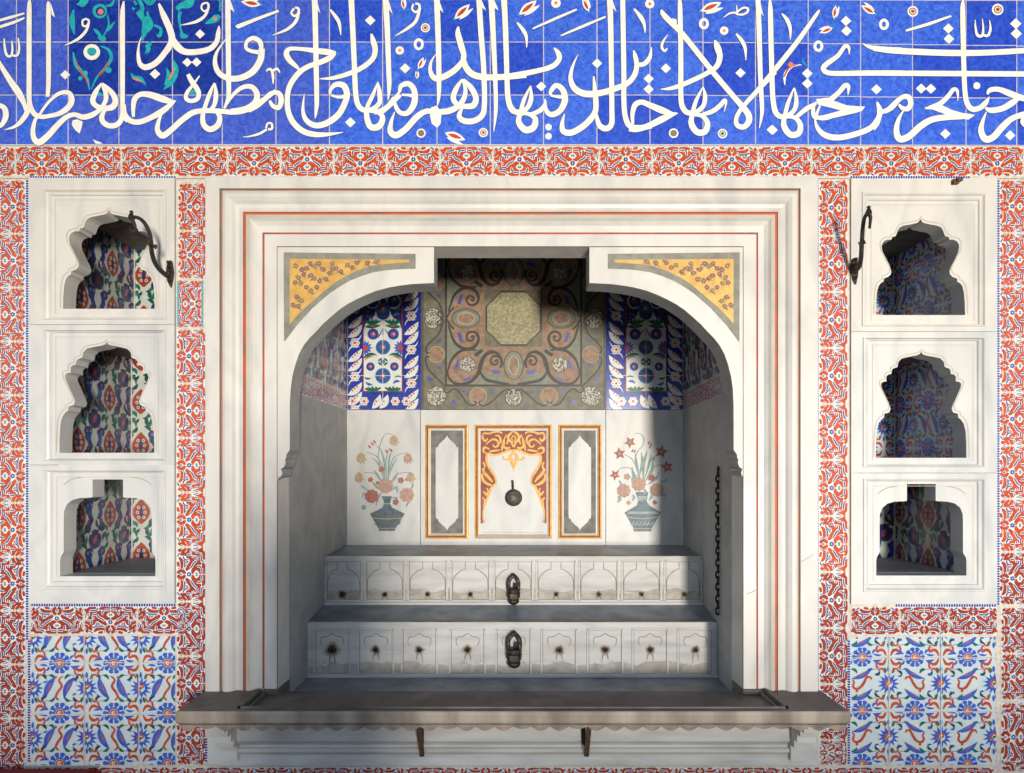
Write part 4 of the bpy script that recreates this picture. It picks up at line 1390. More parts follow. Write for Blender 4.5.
def strokes(tr, s, m, layer, k=4.68):
    ps.stroke([tr(a, b) + (w / k,) for a, b, w in nums(s)], m, layer)


def part(tr):
    def disc(x, y, rx, m, layer, ry=None, rot=0.0):
        u, v = tr(x, y)
        ps.disc(u, v, rx / 4.68, m, layer, ry=(ry or rx) / 4.68, n=18)
        if layer > 3:
            ps.ring(u, v, rx / 4.68, (ry or rx) / 4.68, .5, 'inlay_black' if m != 'inlay_salmon' else 'inlay_pale', layer + 1, 18)

    def poly(s, m, layer):
        ps.poly([tr(a, b) for a, b in s], m, layer)
    # salmon grounds
    poly([(300, 330), (308, 372), (383, 447), (440, 447), (440, 480), (372, 474), (318, 474), (290, 470), (280, 400), (280, 330)], 'inlay_salmon', 3)
    disc(236, 410, 64, 'inlay_salmon', 3)
    disc(344, 526, 62, 'inlay_salmon', 3)
    poly([(150, 330), (300, 330), (292, 400), (250, 470), (170, 430), (150, 380)], 'inlay_salmon', 3)
    poly([(125, 320), (150, 285), (215, 262), (280, 285), (302, 320), (280, 350), (215, 372), (150, 355)], 'inlay_salmon', 4)
    disc(214, 548, 82, 'inlay_salmon', 3)
    poly([(130, 560), (190, 490), (260, 480), (290, 540), (250, 610), (170, 628), (134, 622)], 'inlay_salmon', 3)
    poly([(390, 480), (440, 470), (440, 620), (400, 612), (380, 560)], 'inlay_salmon', 3)
    # centres
    disc(215, 318, 66, 'inlay_sage', 5, 44)
    disc(215, 318, 40, 'inlay_salmon', 6, 28)
    disc(222, 536, 36, 'inlay_mottled', 5)
    disc(437, 540, 46, 'inlay_sage', 5, 66)
    disc(437, 540, 24, 'inlay_salmon', 6, 44)
    # scrolls
    strokes(tr, "238,410,8 248,402,8 250,418,8 232,426,9 218,408,9 230,386,10 258,386,11 274,410,13 264,444,15 232,464,16 190,456,14 158,424,12 142,380,9 132,352,6", 'inlay_black', 6)
    strokes(tr, "350,522,8 360,514,8 362,530,8 344,538,9 330,520,9 342,498,10 370,500,12 384,526,12 376,552,10", 'inlay_black', 6)
    strokes(tr, "380,510,8 362,484,12 330,478,16 298,502,18 284,540,20 272,580,17 240,614,15 196,628,13 156,620,11 132,590,9 130,560,8", 'inlay_black', 6)
    strokes(tr, "278,566,8 306,604,14 350,618,14 420,628,9", 'inlay_black', 6)
    strokes(tr, "132,560,8 150,510,11 190,474,13 236,466,10 268,470,6", 'inlay_black', 6)
    strokes(tr, "256,494,16 292,470,16", 'inlay_black', 6)
    strokes(tr, "126,318,7 140,290,8 160,270,8", 'inlay_black', 6)
    # lapis chips
    poly([(175, 388), (190, 386), (204, 436), (186, 428)], 'inlay_lapis', 6)
    poly([(330, 560), (372, 566), (376, 580), (344, 580)], 'inlay_lapis', 6)
    poly([(160, 560), (172, 520), (184, 506), (182, 550)], 'inlay_lapis', 6)
    poly([(204, 606), (240, 590), (236, 604), (206, 616)], 'inlay_lapis', 6)
    # outer strip
    strokes(tr, "80,304,6 98,316,6 108,330,7 104,348,7 88,352,6 82,340,5", 'inlay_black', 5)
    strokes(tr, "106,340,7 90,390,7 50,430,7 28,458,7 32,482,7 46,480,5", 'inlay_black', 5)
    strokes(tr, "46,500,5 32,500,7 26,520,7 44,564,7 84,604,7 118,640,6", 'inlay_black', 5)
    strokes(tr, "118,640,6 112,660,6 130,668,6 160,650,7 190,672,7 216,712,7 244,728,7 264,716,6 254,706,4", 'inlay_black', 5)
    strokes(tr, "284,706,4 276,716,6 296,730,7 334,712,7 376,672,7 410,652,7 430,668,6 420,676,4", 'inlay_black', 5)
    disc(78, 489, 38, 'inlay_salmon', 4)
    disc(272, 684, 40, 'inlay_salmon', 4)
    disc(60, 330, 38, 'inlay_mottled', 4)
    disc(76, 684, 46, 'inlay_mottled', 4)
    disc(437, 690, 40, 'inlay_mottled', 4)
    for s in ([(78, 430), (98, 410), (98, 436)], [(82, 550), (98, 542), (98, 566)], [(34, 588), (62, 604), (38, 620)], [(195, 656), (215, 656), (207, 674)], [(328, 656), (350, 656), (336, 678)], [(140, 718), (160, 698), (172, 722)], [(366, 718), (380, 708), (388, 722)]):
        poly(s, 'inlay_lapis', 5)
    strokes(tr, "122,318,9 122,634,9", 'inlay_black', 7)
    strokes(tr, "120,634,9 438,634,9", 'inlay_black', 7)
    strokes(tr, "14,318,4 14,742,4", 'inlay_black', 5)


q4.every(part)


def oct_(r0, m, layer):
    ps.poly([(CXP + a, VY + b) for a, b in ((-27.5 + r0, -12), (-12.5, -27 + r0), (12.5, -27 + r0), (27.5 - r0, -12), (27.5 - r0, 12), (12.5, 27 - r0), (-12.5, 27 - r0), (-27.5 + r0, 12))], m, layer)


ps.rect(CXP - 29, VY - 28.5, CXP + 29, VY + 28.5, 'inlay_olive', 7)
oct_(-.5, 'inlay_black', 8)
oct_(1.2, 'inlay_olive_light', 9)
o = ps.build('inlaid_stone_panel', base=P(514, 410, AD))
tag(o, 'olive and salmon inlaid stone panel with black scrolls around an octagon, high in the alcove', 'inlay panel')

# ---------------------------------------------------------------- marble dado at the back of the alcove
ZB = 545.0   # its foot, hidden behind the upper spout tier


def vase_slab(m_):
    t = MB(wm)
    xa, xb = (347.2, 420.2) if not m_ else (606.0, 683.0)
    backslab(t, xa, 410, xb, ZB + 6, 'marble_cool', 0.006)
    o = t.build('marble_panel', base=P((xa + xb) / 2, ZB, AD))
    tag(o, 'white marble slab inlaid with ' + ('red star flowers in a pale vase, right in the alcove' if m_ else 'drooping tan tulips in a dark vase, left in the alcove'), 'marble panel', 'flower vase panels in the alcove')
    k, ox, oy = (6.43, 345, 425) if not m_ else (6.19, 605, 420)
    mp2 = wall_map(AD - .0066)
    zz = lambda x, y: (ox + x / k, oy + y / k)
    v = MB(mp2)
    b = MB(mp2)

    def st(mb, s, m, layer):
        mb.stroke([zz(x, y) + (w / k,) for x, y, w in nums(s)], m, layer)

    def bl(x, y, r, m, layer, n=10, petals=0, ry=None):
        u, w = zz(x, y)
        if petals:
            for j in range(petals):
                a = 2 * math.pi * j / petals
                b.disc(u + .72 * r / k * math.cos(a), w + .72 * r / k * math.sin(a), .38 * r / k, m, layer, n=8)
        b.disc(u, w, r / k * (.85 if petals else 1), m, layer + 1, ry=(ry or r) / k * (.85 if petals else 1), n=n)

    if not m_:
        v.poly([zz(*p) for p in ((234, 458), (302, 458), (296, 480), (290, 505), (304, 532), (384, 570), (326, 664), (322, 681), (218, 681), (214, 664), (160, 570), (240, 532), (252, 505), (246, 480))], 'vase_blue', 3)
        v.poly([zz(*p) for p in ((190, 580), (352, 580), (346, 594), (198, 594))], 'inlay_olive', 4)
        st(v, "176,598,4 270,604,4 366,598,4", 'inlay_pale', 5)
        st(v, "216,664,3 326,664,3", 'inlay_pale', 5)
        st(v, "244,506,5 292,506,5", 'inlay_pale', 5)
        for x in range(200, 345, 24):
            u, w = zz(x, 628)
            v.leaf(u - 2, w + 2, u + 2, w - 2.5, 1.6, 'inlay_olive', 5, .2)
        st(b, "265,400,8 236,300,7 214,200,6 232,110,6 262,58,5 306,62,4", 'stem_green', 3)
        st(b, "268,400,8 236,260,7 196,196,6 138,176,4", 'stem_green', 3)
        st(b, "274,400,8 286,280,8 322,204,6 398,176,4", 'stem_green', 3)
        st(b, "262,420,7 220,330,6 178,308,5 124,306,4", 'stem_green', 3)
        st(b, "272,420,7 320,330,6 366,308,5 424,304,4", 'stem_green', 3)
        st(b, "262,380,6 240,180,7 196,132,4", 'stem_green', 3)
        st(b, "272,360,6 262,240,8 284,150,5", 'stem_green', 3)
        for s in ("250,340,3 214,250,10 176,210,3", "280,340,3 306,260,10 336,216,3", "256,320,3 250,220,12 224,150,3", "276,320,3 284,220,12 300,170,3", "240,380,4 206,320,14 186,288,4", "292,380,4 322,340,14 340,300,4",
                  "230,420,4 196,390,18 180,366,4", "300,420,4 330,400,18 338,440,4", "236,430,4 214,470,14 200,520,4", "150,420,4 118,400,16 100,384,4", "140,470,4 120,440,16 112,470,4", "420,420,4 436,390,14 430,370,4", "430,480,4 400,510,12 396,530,4", "300,470,4 330,470,14 340,500,4"):
            st(b, s, 'stem_green' if s[0] != '1' else 'leaf_blue', 4)
        for x, y, r, m, pt in ((262, 392, 46, 'bloom_pink', 9), (172, 458, 42, 'bloom_red', 9), (398, 450, 44, 'bloom_pink', 9), (236, 285, 20, 'bloom_red', 5), (164, 352, 17, 'bloom_red', 5), (360, 356, 20, 'bloom_red', 5), (326, 496, 20, 'bloom_red', 5), (121, 530, 17, 'stem_green', 5), (210, 372, 12, 'bloom_red', 0), (398, 350, 10, 'bloom_red', 0)):
            bl(x, y, r, m, 5, petals=pt)
        for x, y, s, m in ((322, 98, 1, 'bloom_tan'), (112, 210, 1.05, 'bloom_tan'), (412, 212, 1.0, 'bloom_pink'), (98, 336, 1.0, 'bloom_tan'), (430, 334, .95, 'bloom_tan')):
            for a, c, w in ((-26, 34, 16), (-6, 42, 20), (16, 38, 18), (32, 22, 14)):
                u0, w0 = zz(x - 6 * s, y - 34 * s)
                u1, w1 = zz(x + a * s, y + c * s)
                b.leaf(u0, w0, u1, w1, w * 1.25 * s / k, m, 6, .12)
            bl(x - 2, y - 8, 20 * s, m, 6)
        for x, y in ((158, 140), (190, 108), (176, 122), (268, 170), (296, 162)):
            u, w = zz(x, y)
            b.leaf(u + 1.5, w + 2, u - 1.5, w - 2, 2, 'bloom_red', 6)
    else:
        v.poly([zz(*p) for p in ((188, 446), (268, 446), (262, 480), (258, 505), (276, 530), (346, 572), (290, 668), (286, 690), (178, 690), (176, 668), (120, 572), (196, 530), (206, 505), (200, 480))], 'vase_blue', 3)
        v.poly([zz(*p) for p in ((150, 566), (318, 566), (336, 582), (132, 582))], 'vase_pale', 4)
        v.poly([zz(*p) for p in ((200, 470), (258, 470), (254, 500), (208, 500))], 'vase_pale', 4)
        st(v, "134,600,5 232,610,5 330,600,5", 'inlay_pale', 5)
        st(v, "178,672,4 288,672,4", 'inlay_pale', 5)
        for x in range(166, 310, 24):
            u, w = zz(x, 638)
            v.leaf(u - 2, w + 2, u + 2, w - 2.5, 1.6, 'vase_pale', 5, .2)
        st(b, "226,420,6 190,260,6 200,200,5 238,150,5 236,104,5 206,82,4 176,90,3", 'stem_green', 3)
        st(b, "222,400,6 180,260,6 120,212,4", 'stem_green', 3)
        st(b, "216,420,6 170,310,6 110,296,5 74,318,3", 'stem_green', 3)
        st(b, "234,400,6 280,260,6 340,200,4", 'stem_green', 3)
        st(b, "236,420,6 290,300,6 370,272,4", 'stem_green', 3)
        for s in ("220,380,4 196,280,18 188,210,4", "236,380,4 240,270,20 262,190,4", "250,380,4 290,310,18 296,240,4", "210,360,4 230,260,16 224,200,4", "246,360,4 270,280,16 286,210,4", "200,400,4 176,340,16 168,290,4", "262,400,4 318,360,16 330,320,4"):
            st(b, s, 'stem_green', 4)
        for s in ("180,400,4 170,370,18 176,345,4", "130,420,4 96,390,14 90,370,4", "80,470,8 92,490,22 76,510,6", "170,460,4 180,480,18 168,500,4", "330,470,4 366,460,18 370,480,4", "300,420,4 290,470,16 270,500,4", "240,430,4 250,440,18 236,460,4", "340,380,4 376,380,16 380,360,4", "200,350,6 210,330,18 196,310,4"):
            st(b, s, 'leaf_blue', 4)
        for x, y, r, m, pt in ((208, 398, 42, 'bloom_pink', 9), (115, 438, 40, 'bloom_pink', 9), (320, 432, 40, 'bloom_pink', 9), (137, 352, 20, 'bloom_pink', 5), (288, 358, 22, 'bloom_red', 5), (146, 512, 14, 'bloom_pink', 4), (308, 510, 14, 'bloom_red', 4), (298, 242, 14, 'stem_green', 4)):
            bl(x, y, r, m, 5, petals=pt)
        for x, y, r in ((155, 138, 36), (90, 208, 38), (62, 340, 34), (348, 196, 42), (384, 290, 40)):
            u, w = zz(x, y)
            b.star(u, w, r * .5 / k, r * 1.05 / k, 5, 'bloom_red', 6, rot=x)
            b.disc(u, w, r * .22 / k, 'bloom_pink', 7, n=7)
        for x, y in ((170, 190), (184, 194), (270, 140), (284, 150), (278, 168)):
            u, w = zz(x, y)
            b.leaf(u - .8, w + 1.8, u + .8, w - 1.8, 1.6, 'bloom_red', 6)
    vo = v.build('inlaid_vase', o)
    bo = b.build('inlaid_bouquet', o)


vase_slab(False)
vase_slab(True)

cp = MB(wm)
backslab(cp, 420.8, 410, 605.4, ZB + 6, 'marble_cool', 0.006)
cslab = cp.build('marble_panel', base=P(513, ZB, AD))
tag(cslab, 'middle white marble slab with three gilded frames, at the back of the alcove', 'marble panel')
mp2 = wall_map(AD - .0066)


def gilt_frame(mb, x0, y0, x1, y1, bottom='gold'):
    s = S(AD)
    w = lambda u, v, d: ((u - CX) / s, AD - .0062 - d, HC - (v - CY) / s)
    bands = [(0.0, .000, None), (0.3, .010, 'gold'), (1.7, .012, 'gold'), (2.1, .004, 'red_ground'), (2.9, .004, 'red_ground'), (3.2, .008, 'gold'), (3.8, .007, 'gold'), (4.2, .001, 'marble_cool')]
    for a, b in zip(bands[:-1], bands[1:]):
        A = [w(u, v, a[1]) for u, v in R4(x0 + a[0], y0 + a[0], x1 - a[0], y1 - a[0])]
        B = [w(u, v, b[1]) for u, v in R4(x0 + b[0], y0 + b[0], x1 - b[0], y1 - b[0])]
        for i in range(4):
            j = (i + 1) % 4
            mb.face([A[i], A[j], B[j], B[i]], b[2] if (i != 2 or bottom == 'gold') else bottom)


for x0, x1 in ((425.4, 468.6), (558.2, 601.4)):
    t = MB(mp2)
    gilt_frame(t, x0, 424.8, x1, 538.6)
    t.rect(x0 + 5.6, 430.4, x1 - 5.6, 533.6, 'cartouche_grey', 3)
    c = (x0 + x1) / 2
    half = [(0, 435.4), (1.6, 438.2), (4.2, 440.8), (8.6, 444.8), (8.8, 446.6), (11, 447.4), (11.3, 451), (11.3, 514.6), (11, 518), (8.8, 519.6), (8.6, 521.2), (4.2, 525.4), (1.6, 527.4), (0, 530.4)]
    t.poly([(c + a, b) for a, b in half] + [(c - a, b) for a, b in half[-2:0:-1]], 'marble_cool', 4)
    t.build('cartouche_frame', cslab)

t = MB(mp2)
gilt_frame(t, 474.8, 424.8, 551.8, 538.6, 'line_tan')
zc2 = lambda x, y: (470 + x / 6.19, 420 + y / 6.19)
OPEN = [(270, 182), (236, 188), (196, 204), (150, 214), (112, 208), (100, 236), (108, 270), (130, 310), (152, 350), (160, 388), (134, 416), (118, 460), (96, 520), (82, 570), (84, 610), (92, 632), (78, 640)]
for m in (0, 1):
    f = lambda x, y: zc2(x, y) if not m else (2 * zc2(270, 0)[0] - zc2(x, y)[0], zc2(x, y)[1])
    t.poly([f(66, 66), f(270, 66)] + [f(*p) for p in OPEN] + [f(66, 640)], 'red_ground', 3)
    gs = lambda s, mm='gold_bright', l=4: t.stroke([f(a, b) + (w / 6.19,) for a, b, w in nums(s)], mm, l)
    gs("270,186,10 232,192,14 194,208,14 150,218,14 112,210,14 102,240,16 112,280,14 136,320,16 156,352,14 160,390,10 134,418,14 116,462,14 94,522,12 80,575,9 84,640,5")
    gs("84,80,8 78,110,14 96,130,12 110,112,9")
    gs("84,80,9 118,84,14 140,76,12 176,72,12 200,84,9")
    gs("120,180,10 90,170,15 84,196,12 104,206,8")
    gs("100,150,8 140,120,12 170,130,13 172,160,11 150,166,9 142,150,7")
    gs("172,160,7 190,130,12 180,100,12 156,96,9")
    gs("196,190,7 206,150,20 212,120,10 220,100,5")
    gs("206,160,9 226,176,16 250,170,8")
    gs("220,90,7 236,120,12 226,150,9")
    gs("120,196,7 150,190,13 184,186,9")
    gs("76,300,10 92,330,20 120,360,16 140,384,8")
    gs("74,330,7 80,370,18 110,396,15 136,402,8")
    gs("84,440,8 100,462,14 112,440,9 104,420,7")
    gs("78,480,8 92,500,14 84,540,9")
    gs("80,260,8 92,280,12 84,310,8")
    gs("270,68,10 244,90,16 236,112,14 256,140,12 268,168,9")
    gs("270,96,6 258,112,9 268,140,6")
    # pendant
    gs("270,190,10 262,206,16 250,226,22 256,254,22 270,300,10", 'gold_bright', 5)
    gs("256,240,9 226,246,12 208,236,11 206,222,8", 'gold_bright', 5)
    gs("270,290,9 270,322,4", 'gold_bright', 5)
gs = None
t.stroke([zc2(75, 696) + (.5,), zc2(462, 696) + (.5,)], 'line_tan', 3, sub=1)
t.build('gilded_niche_frame', cslab)

# ---------------------------------------------------------------- spout tiers
DU, DL = 0.766, 0.449
def sideX(d):
    t = (d - Y_IN) / (AD - Y_IN)
    xl, xr = (277.3 - CX) / PX, (744.6 - CX) / PX
    return xl + (BX0 - xl) * t, xr + (BX1 - xr) * t


def tier(name, label, d0, d1, ytop, ybot, zlow, spouts, arch, rise):
    s = S(d0)
    m = wall_map(d0)
    ztop = HC - (ytop - CY) / s
    zbot = HC - (ybot - CY) / s
    xl, xr = sideX(d0)
    xl2, xr2 = sideX(d1)
    xl += .002; xr -= .002; xl2 += .002; xr2 -= .002
    t = thing(name, label, 'fountain tier', ((xl + xr) / 2, d0, zlow), 'spout tiers of the fountain')
    b = MB(m)
    rim, dep = 0.03, 0.012
    # front face, rim, inner trough
    b.face([(xl, d0, zlow), (xr, d0, zlow), (xr, d0, ztop - .008), (xl, d0, ztop - .008)], 'marble_weathered')
    b.face([(xl, d0, ztop - .008), (xr, d0, ztop - .008), (xr, d0 - .006, ztop - .006), (xl, d0 - .006, ztop - .006)], 'marble_weathered')
    b.face([(xl, d0 - .006, ztop - .006), (xr, d0 - .006, ztop - .006), (xr, d0 - .004, ztop), (xl, d0 - .004, ztop)], 'marble_weathered')
    b.face([(xl, d0 - .004, ztop), (xr, d0 - .004, ztop), (xr, d0 + rim, ztop), (xl, d0 + rim, ztop)], 'slab_edge')
    b.face([(xl, d0 + rim, ztop), (xr, d0 + rim, ztop), (xr, d0 + rim, ztop - dep), (xl, d0 + rim, ztop - dep)], 'trough_stone')
    b.face([(xl, d0 + rim, ztop - dep), (xr, d0 + rim, ztop - dep), (xr2, d1, ztop + rise), (xl2, d1, ztop + rise)], 'trough_stone')
    b.face([(xl, d0, zlow), (xr, d0, zlow), (xr2, d1, zlow), (xl2, d1, zlow)], 'trough_stone')
    b.face([(xl, d0, zlow), (xl, d0, ztop), (xl2, d1, ztop + rise), (xl2, d1, zlow)], 'trough_stone')
    b.face([(xr, d0, zlow), (xr, d0, ztop), (xr2, d1, ztop + rise), (xr2, d1, zlow)], 'trough_stone')
    b.face([(xl2, d1, zlow), (xr2, d1, zlow), (xr2, d1, ztop + rise), (xl2, d1, ztop + rise)], 'trough_stone')
    # plinth strip at the foot of the face
    b.box(xl, xr, d0 - .014, d0, zlow, zbot + .016, 'marble_weathered')
    # old water stains along the foot
    rr = random.Random(11 if arch == 'key' else 23)
    xs = [xl * s + CX + 1 + i * 8.2 for i in range(int((xr - xl) * s / 8.2) + 1)]
    h0 = 14 if arch == 'key' else 13
    up = [(x, ybot - h0 + rr.uniform(-3.5, 3.0)) for x in xs]
    b.poly(up + [(xs[-1], ybot - 3.5), (xs[0], ybot - 3.5)], 'marble_stained', 1)
    # carved panels
    pw = (spouts[-1] - spouts[0]) / (len(spouts) - 1)
    for k, sx in enumerate(spouts):
        hw = pw * .455 if arch == 'key' else pw * .385
        y0, y1 = (ytop + 4.5, ybot - 4) if arch == 'key' else (ytop + 7, ybot - 2.5)
        fx0, fx1 = max(sx - hw, (xl * s) + CX + 1), min(sx + hw, xr * s + CX - 1)

        def fillet(p, q, wd=.011, hh=.006, mm='marble_weathered'):
            a, c = m(*p), m(*q)
            if abs(a[0] - c[0]) > abs(a[2] - c[2]):
                b.box(min(a[0], c[0]), max(a[0], c[0]), d0 - hh, d0, a[2] - wd / 2, a[2] + wd / 2, mm)
            else:
                b.box(a[0] - wd / 2, a[0] + wd / 2, d0 - hh, d0, min(a[2], c[2]), max(a[2], c[2]), mm)
        for p, q in (((fx0, y0), (fx1, y0)), ((fx0, y1), (fx1, y1)), ((fx0, y0), (fx0, y1)), ((fx1, y0), (fx1, y1))):
            fillet(p, q)
        # dirt in the sunk line inside the fillet
        for p, q in (((fx0 + 1.3, y0 + 1.2), (fx1 - 1.3, y0 + 1.2)), ((fx0 + 1.3, y1 - 1.2), (fx1 - 1.3, y1 - 1.2)), ((fx0 + 1.3, y0 + 1.2), (fx0 + 1.3, y1 - 1.2)), ((fx1 - 1.3, y0 + 1.2), (fx1 - 1.3, y1 - 1.2))):
            b.stroke([p + (.55,), q + (.55,)], 'stain', 1, sub=1)
        if arch == 'key':
            for sg in (-1, 1):
                lim = fx0 if sg < 0 else fx1
                e = (abs(lim - sx) - 2)
                b.stroke([(sx + sg * 5, y0 + 1.6, .7), (sx + sg * 5, y0 + 8.6, .7)], 'stain', 2, sub=1)
                b.stroke([(sx + sg * 5, y0 + 8.6, .7), (sx + sg * 10, y0 + 10.4, .8), (sx + sg * (e - 1), y0 + 17, .8), (sx + sg * e, y0 + 24, .7), (sx + sg * e, y1 - 4, .6)], 'stain', 2)
        else:
            for sg in (-1, 1):
                b.stroke([(sx, y0 + 4, .7), (sx + sg * 5, y0 + 7.4, .8), (sx + sg * 10.5, y0 + 8.4, .8), (sx + sg * 11.5, y0 + 13, .7), (sx + sg * 9.8, y0 + 17, .5)], 'stain', 2)
            rr = random.Random(k * 3 + 1)
            for j in range(9):
                x, y = sx + rr.uniform(-13, 13), y1 - rr.uniform(3, 16)
                b.stroke([(x, y, .3), (x + rr.uniform(-2, 2), y + 2.2, .9), (x + rr.uniform(-3, 3), y + 5, .2)], 'stain_light', 2)
    # lime line and water stain
    yl = ybot - 5.5 if arch == 'key' else ybot - 1
    rr = random.Random(5)
    if arch == 'key':
        pts = []
        x = xl * s + CX + 2
        while x < xr * s + CX - 3:
            pts.append((x, ybot - 12 + rr.uniform(-1.6, 1.6), rr.uniform(.6, 2.2)))
            x += 9
        b.stroke(pts, 'stain_light', 2)
    b.build('carved_block', t)
    for k, sx in enumerate(spouts):
        if k == 4:
            continue
        sy = {True: 594.0, False: 649.5}[arch == 'key']
        q = MB(m)
        rr = random.Random(k + (40 if arch == 'key' else 0))
        big = (1.5 if k == 0 else 1.0) * (1.0 if arch == 'key' else 1.35)
        st = []
        for j in range(11):
            a = 2 * math.pi * j / 11
            st.append((sx + 4.3 * big * rr.uniform(.7, 1.15) * math.cos(a), sy + 3.6 * big * rr.uniform(.7, 1.2) * math.sin(a) + (1.0 if math.sin(a) > 0 else 0)))
        q.poly(st, 'stain_light', 3)
        q.poly([(sx + (x - sx) * .78, sy + (y - sy) * .78) for x, y in st], 'stain', 4)
        q.poly([(sx + (x - sx) * .55, sy + (y - sy) * .55) for x, y in st], 'stain_dark', 5)
        for dx in (-2.2, 2.4):
            q.leaf(sx + dx * .5, sy, sx + dx * 1.5, sy + 8.5 * big, 1.3, 'stain', 3)
        cc = m(sx, sy)
        q.lathe((cc[0], d0 + .004, cc[2]), (0, -1, 0), [(0, .012), (.014, .013), (.020, .012), (.020, .0085), (.004, .0075)], 'bronze', 12)
        q.disc(sx, sy, 1.15, 'hole_dark', 24, n=10)
        tag(q.build('spout', t), 'stained bronze water spout')
    return t


SP_U = [342.3, 385, 427.7, 470.4, 513.2, 556, 598.6, 641.4, 684]
SP_L = [332.2, 376, 419.5, 467.6, 513.6, 559, 605, 650, 695.3]
tier('spout_tier', 'upper carved marble trough tier with nine keyhole-arched panels and small spouts', DU, AD - .007, 556, 604.5, HC - .90, SP_U, 'key', .008)
tier('spout_tier', 'lower carved marble trough tier with nine square panels and stained spouts', DL, DU - .016, 622, 677, HC - 1.179, SP_L, 'ogee', .034)

# ---------------------------------------------------------------- bronze taps
def lock_tap(label, px, ytop, ybot, d, size):
    s = S(d)
    x = (px - CX) / s
    z1, z0 = HC - (ytop - CY) / s, HC - (ybot - CY) / s
    h = z1 - z0
    t = thing('bronze_tap', label, 'tap', (x, d, z0), 'bronze taps of the fountain')
    yb = d - .035
    b = MB()
    w = h * .225
    # body: flared shoulder narrowing to the spout
    prof = [(0, w * .40), (h * .03, w * .66), (h * .10, w * .86), (h * .16, w * .84), (h * .18, w * .70), (h * .21, w * .70), (h * .23, w * .94), (h * .34, w * 1.0), (h * .40, w * 1.05), (h * .42, w * .9), (h * .45, w * .9), (h * .47, w * 1.05), (h * .53, w * .96), (h * .56, w * .6)]
    b.lathe((x, yb, z0), (0, 0, 1), prof, 'bronze', 14)
    b.box(x - w * .55, x + w * .55, yb - w * 1.12, yb, z0 + h * .24, z0 + h * .40, 'bronze')
    b.build('tap_body', t, smooth=False)
    n = MB()
    n.lathe((x, d + .002, z0 + h * .30), (0, -1, 0), [(0, w * 1.05), (.008, w * 1.05), (.010, w * .6), (.04, w * .6)], 'bronze', 12)
    n.build('wall_rose', t)
    r = MB()
    zz = z0 + h * .52
    hw = w * .72
    r.tube([(x - hw, yb, zz), (x - hw * 1.05, yb, zz + h * .2), (x - hw * .8, yb, zz + h * .34), (x - hw * .25, yb, zz + h * .44), (x, yb, zz + h * .475), (x + hw * .25, yb, zz + h * .44), (x + hw * .8, yb, zz + h * .34), (x + hw * 1.05, yb, zz + h * .2), (x + hw, yb, zz)], w * .30, 'bronze', 8, 4)
    r.build('handle_loop', t)
    k = MB()
    k.lathe((x + hw * .3, yb, zz), (0, 0, 1), [(0, w * .2), (h * .1, w * .2), (h * .2, w * .12), (h * .22, w * .05)], 'bronze', 8)
    k.build('key_stem', t)


lock_tap('bronze tap with pointed loop handle on the upper trough tier', 513.6, 574.2, 603.2, DU, 1)
lock_tap('bronze tap with pointed loop handle on the lower trough tier', 514.0, 631.2, 665.5, DL, 1)
# round tap set in the gilded frame
s = S(AD)
x, z = (513.6 - CX) / s, HC - (497.6 - CY) / s
t = thing('round_tap', 'small round dark bronze tap with upright stem, in the gilded marble frame', 'tap', (x, AD - .006, z))
b = MB()
b.lathe((x, AD - .006, z), (0, -1, 0), [(0, .059), (.010, .060), (.016, .054), (.018, .044), (.022, .042), (.024, .0)], 'iron', 22)
b.build('tap_disc', t)
b = MB()
b.box(x - .024, x + .024, AD - .040, AD - .024, z - .026, z + .026, 'iron')
b.box(x - .015, x + .015, AD - .052, AD - .036, z - .018, z + .016, 'bronze')
b.build('square_boss', t)
b = MB()
b.tube([(x - .004, AD - .012, z + .05), (x - .006, AD - .016, z + .09), (x - .008, AD - .014, z + .122, .004)] if False else [(x - .004, AD - .014, z + .05), (x - .006, AD - .017, z + .09), (x - .008, AD - .014, z + .122)], .008, 'iron', 8)
b.build('stem', t)

# ---------------------------------------------------------------- basin ledge, apron, corbels, iron struts
HL = HC - 1.10
LX0, LX1, LF = -1.537, 1.527, -.282
led = thing('basin_ledge', 'long dark grey stone ledge with sunken tray in front of the fountain', 'basin ledge', (0, -.14, HL - .08))
b = MB()
TX0, TX1, TF = -1.272, 1.262, -.243
IX0, IX1 = (277.5 - CX) / PX, (744.2 - CX) / PX
b.face([(LX0, LF, HL), (TX0, LF, HL), (TX0, 0, HL), (LX0, 0, HL)], 'slab_stone')
b.face([(TX1, LF, HL), (LX1, LF, HL), (LX1, 0, HL), (TX1, 0, HL)], 'slab_stone')
b.face([(TX0, LF, HL), (TX1, LF, HL), (TX1, TF, HL), (TX0, TF, HL)], 'slab_stone')
TD = HL - .026
b.face([(TX0, TF, TD), (TX1, TF, TD), (TX1, -.005, TD), (TX0, -.005, TD)], 'slab_stone')
b.face([(IX0, -.005, TD), (IX1, -.005, TD), (IX1, .07, TD - .004), (IX0, .07, TD - .004)], 'slab_stone')
b.face([(IX0, .07, TD - .004), (IX1, .07, TD - .004), (IX1, .072, TD - .08), (IX0, .072, TD - .08)], 'slab_stone')
b.face([(TX0, TF, HL), (TX1, TF, HL), (TX1, TF, TD), (TX0, TF, TD)], 'slab_stone')
for X in (TX0, TX1):
    b.face([(X, TF, HL), (X, 0, HL), (X, 0, TD), (X, TF, TD)], 'slab_edge')
edge = [(0, 0), (.004, -.004), (.006, -.012), (.004, -.050), (-.002, -.058), (-.010, -.066)]
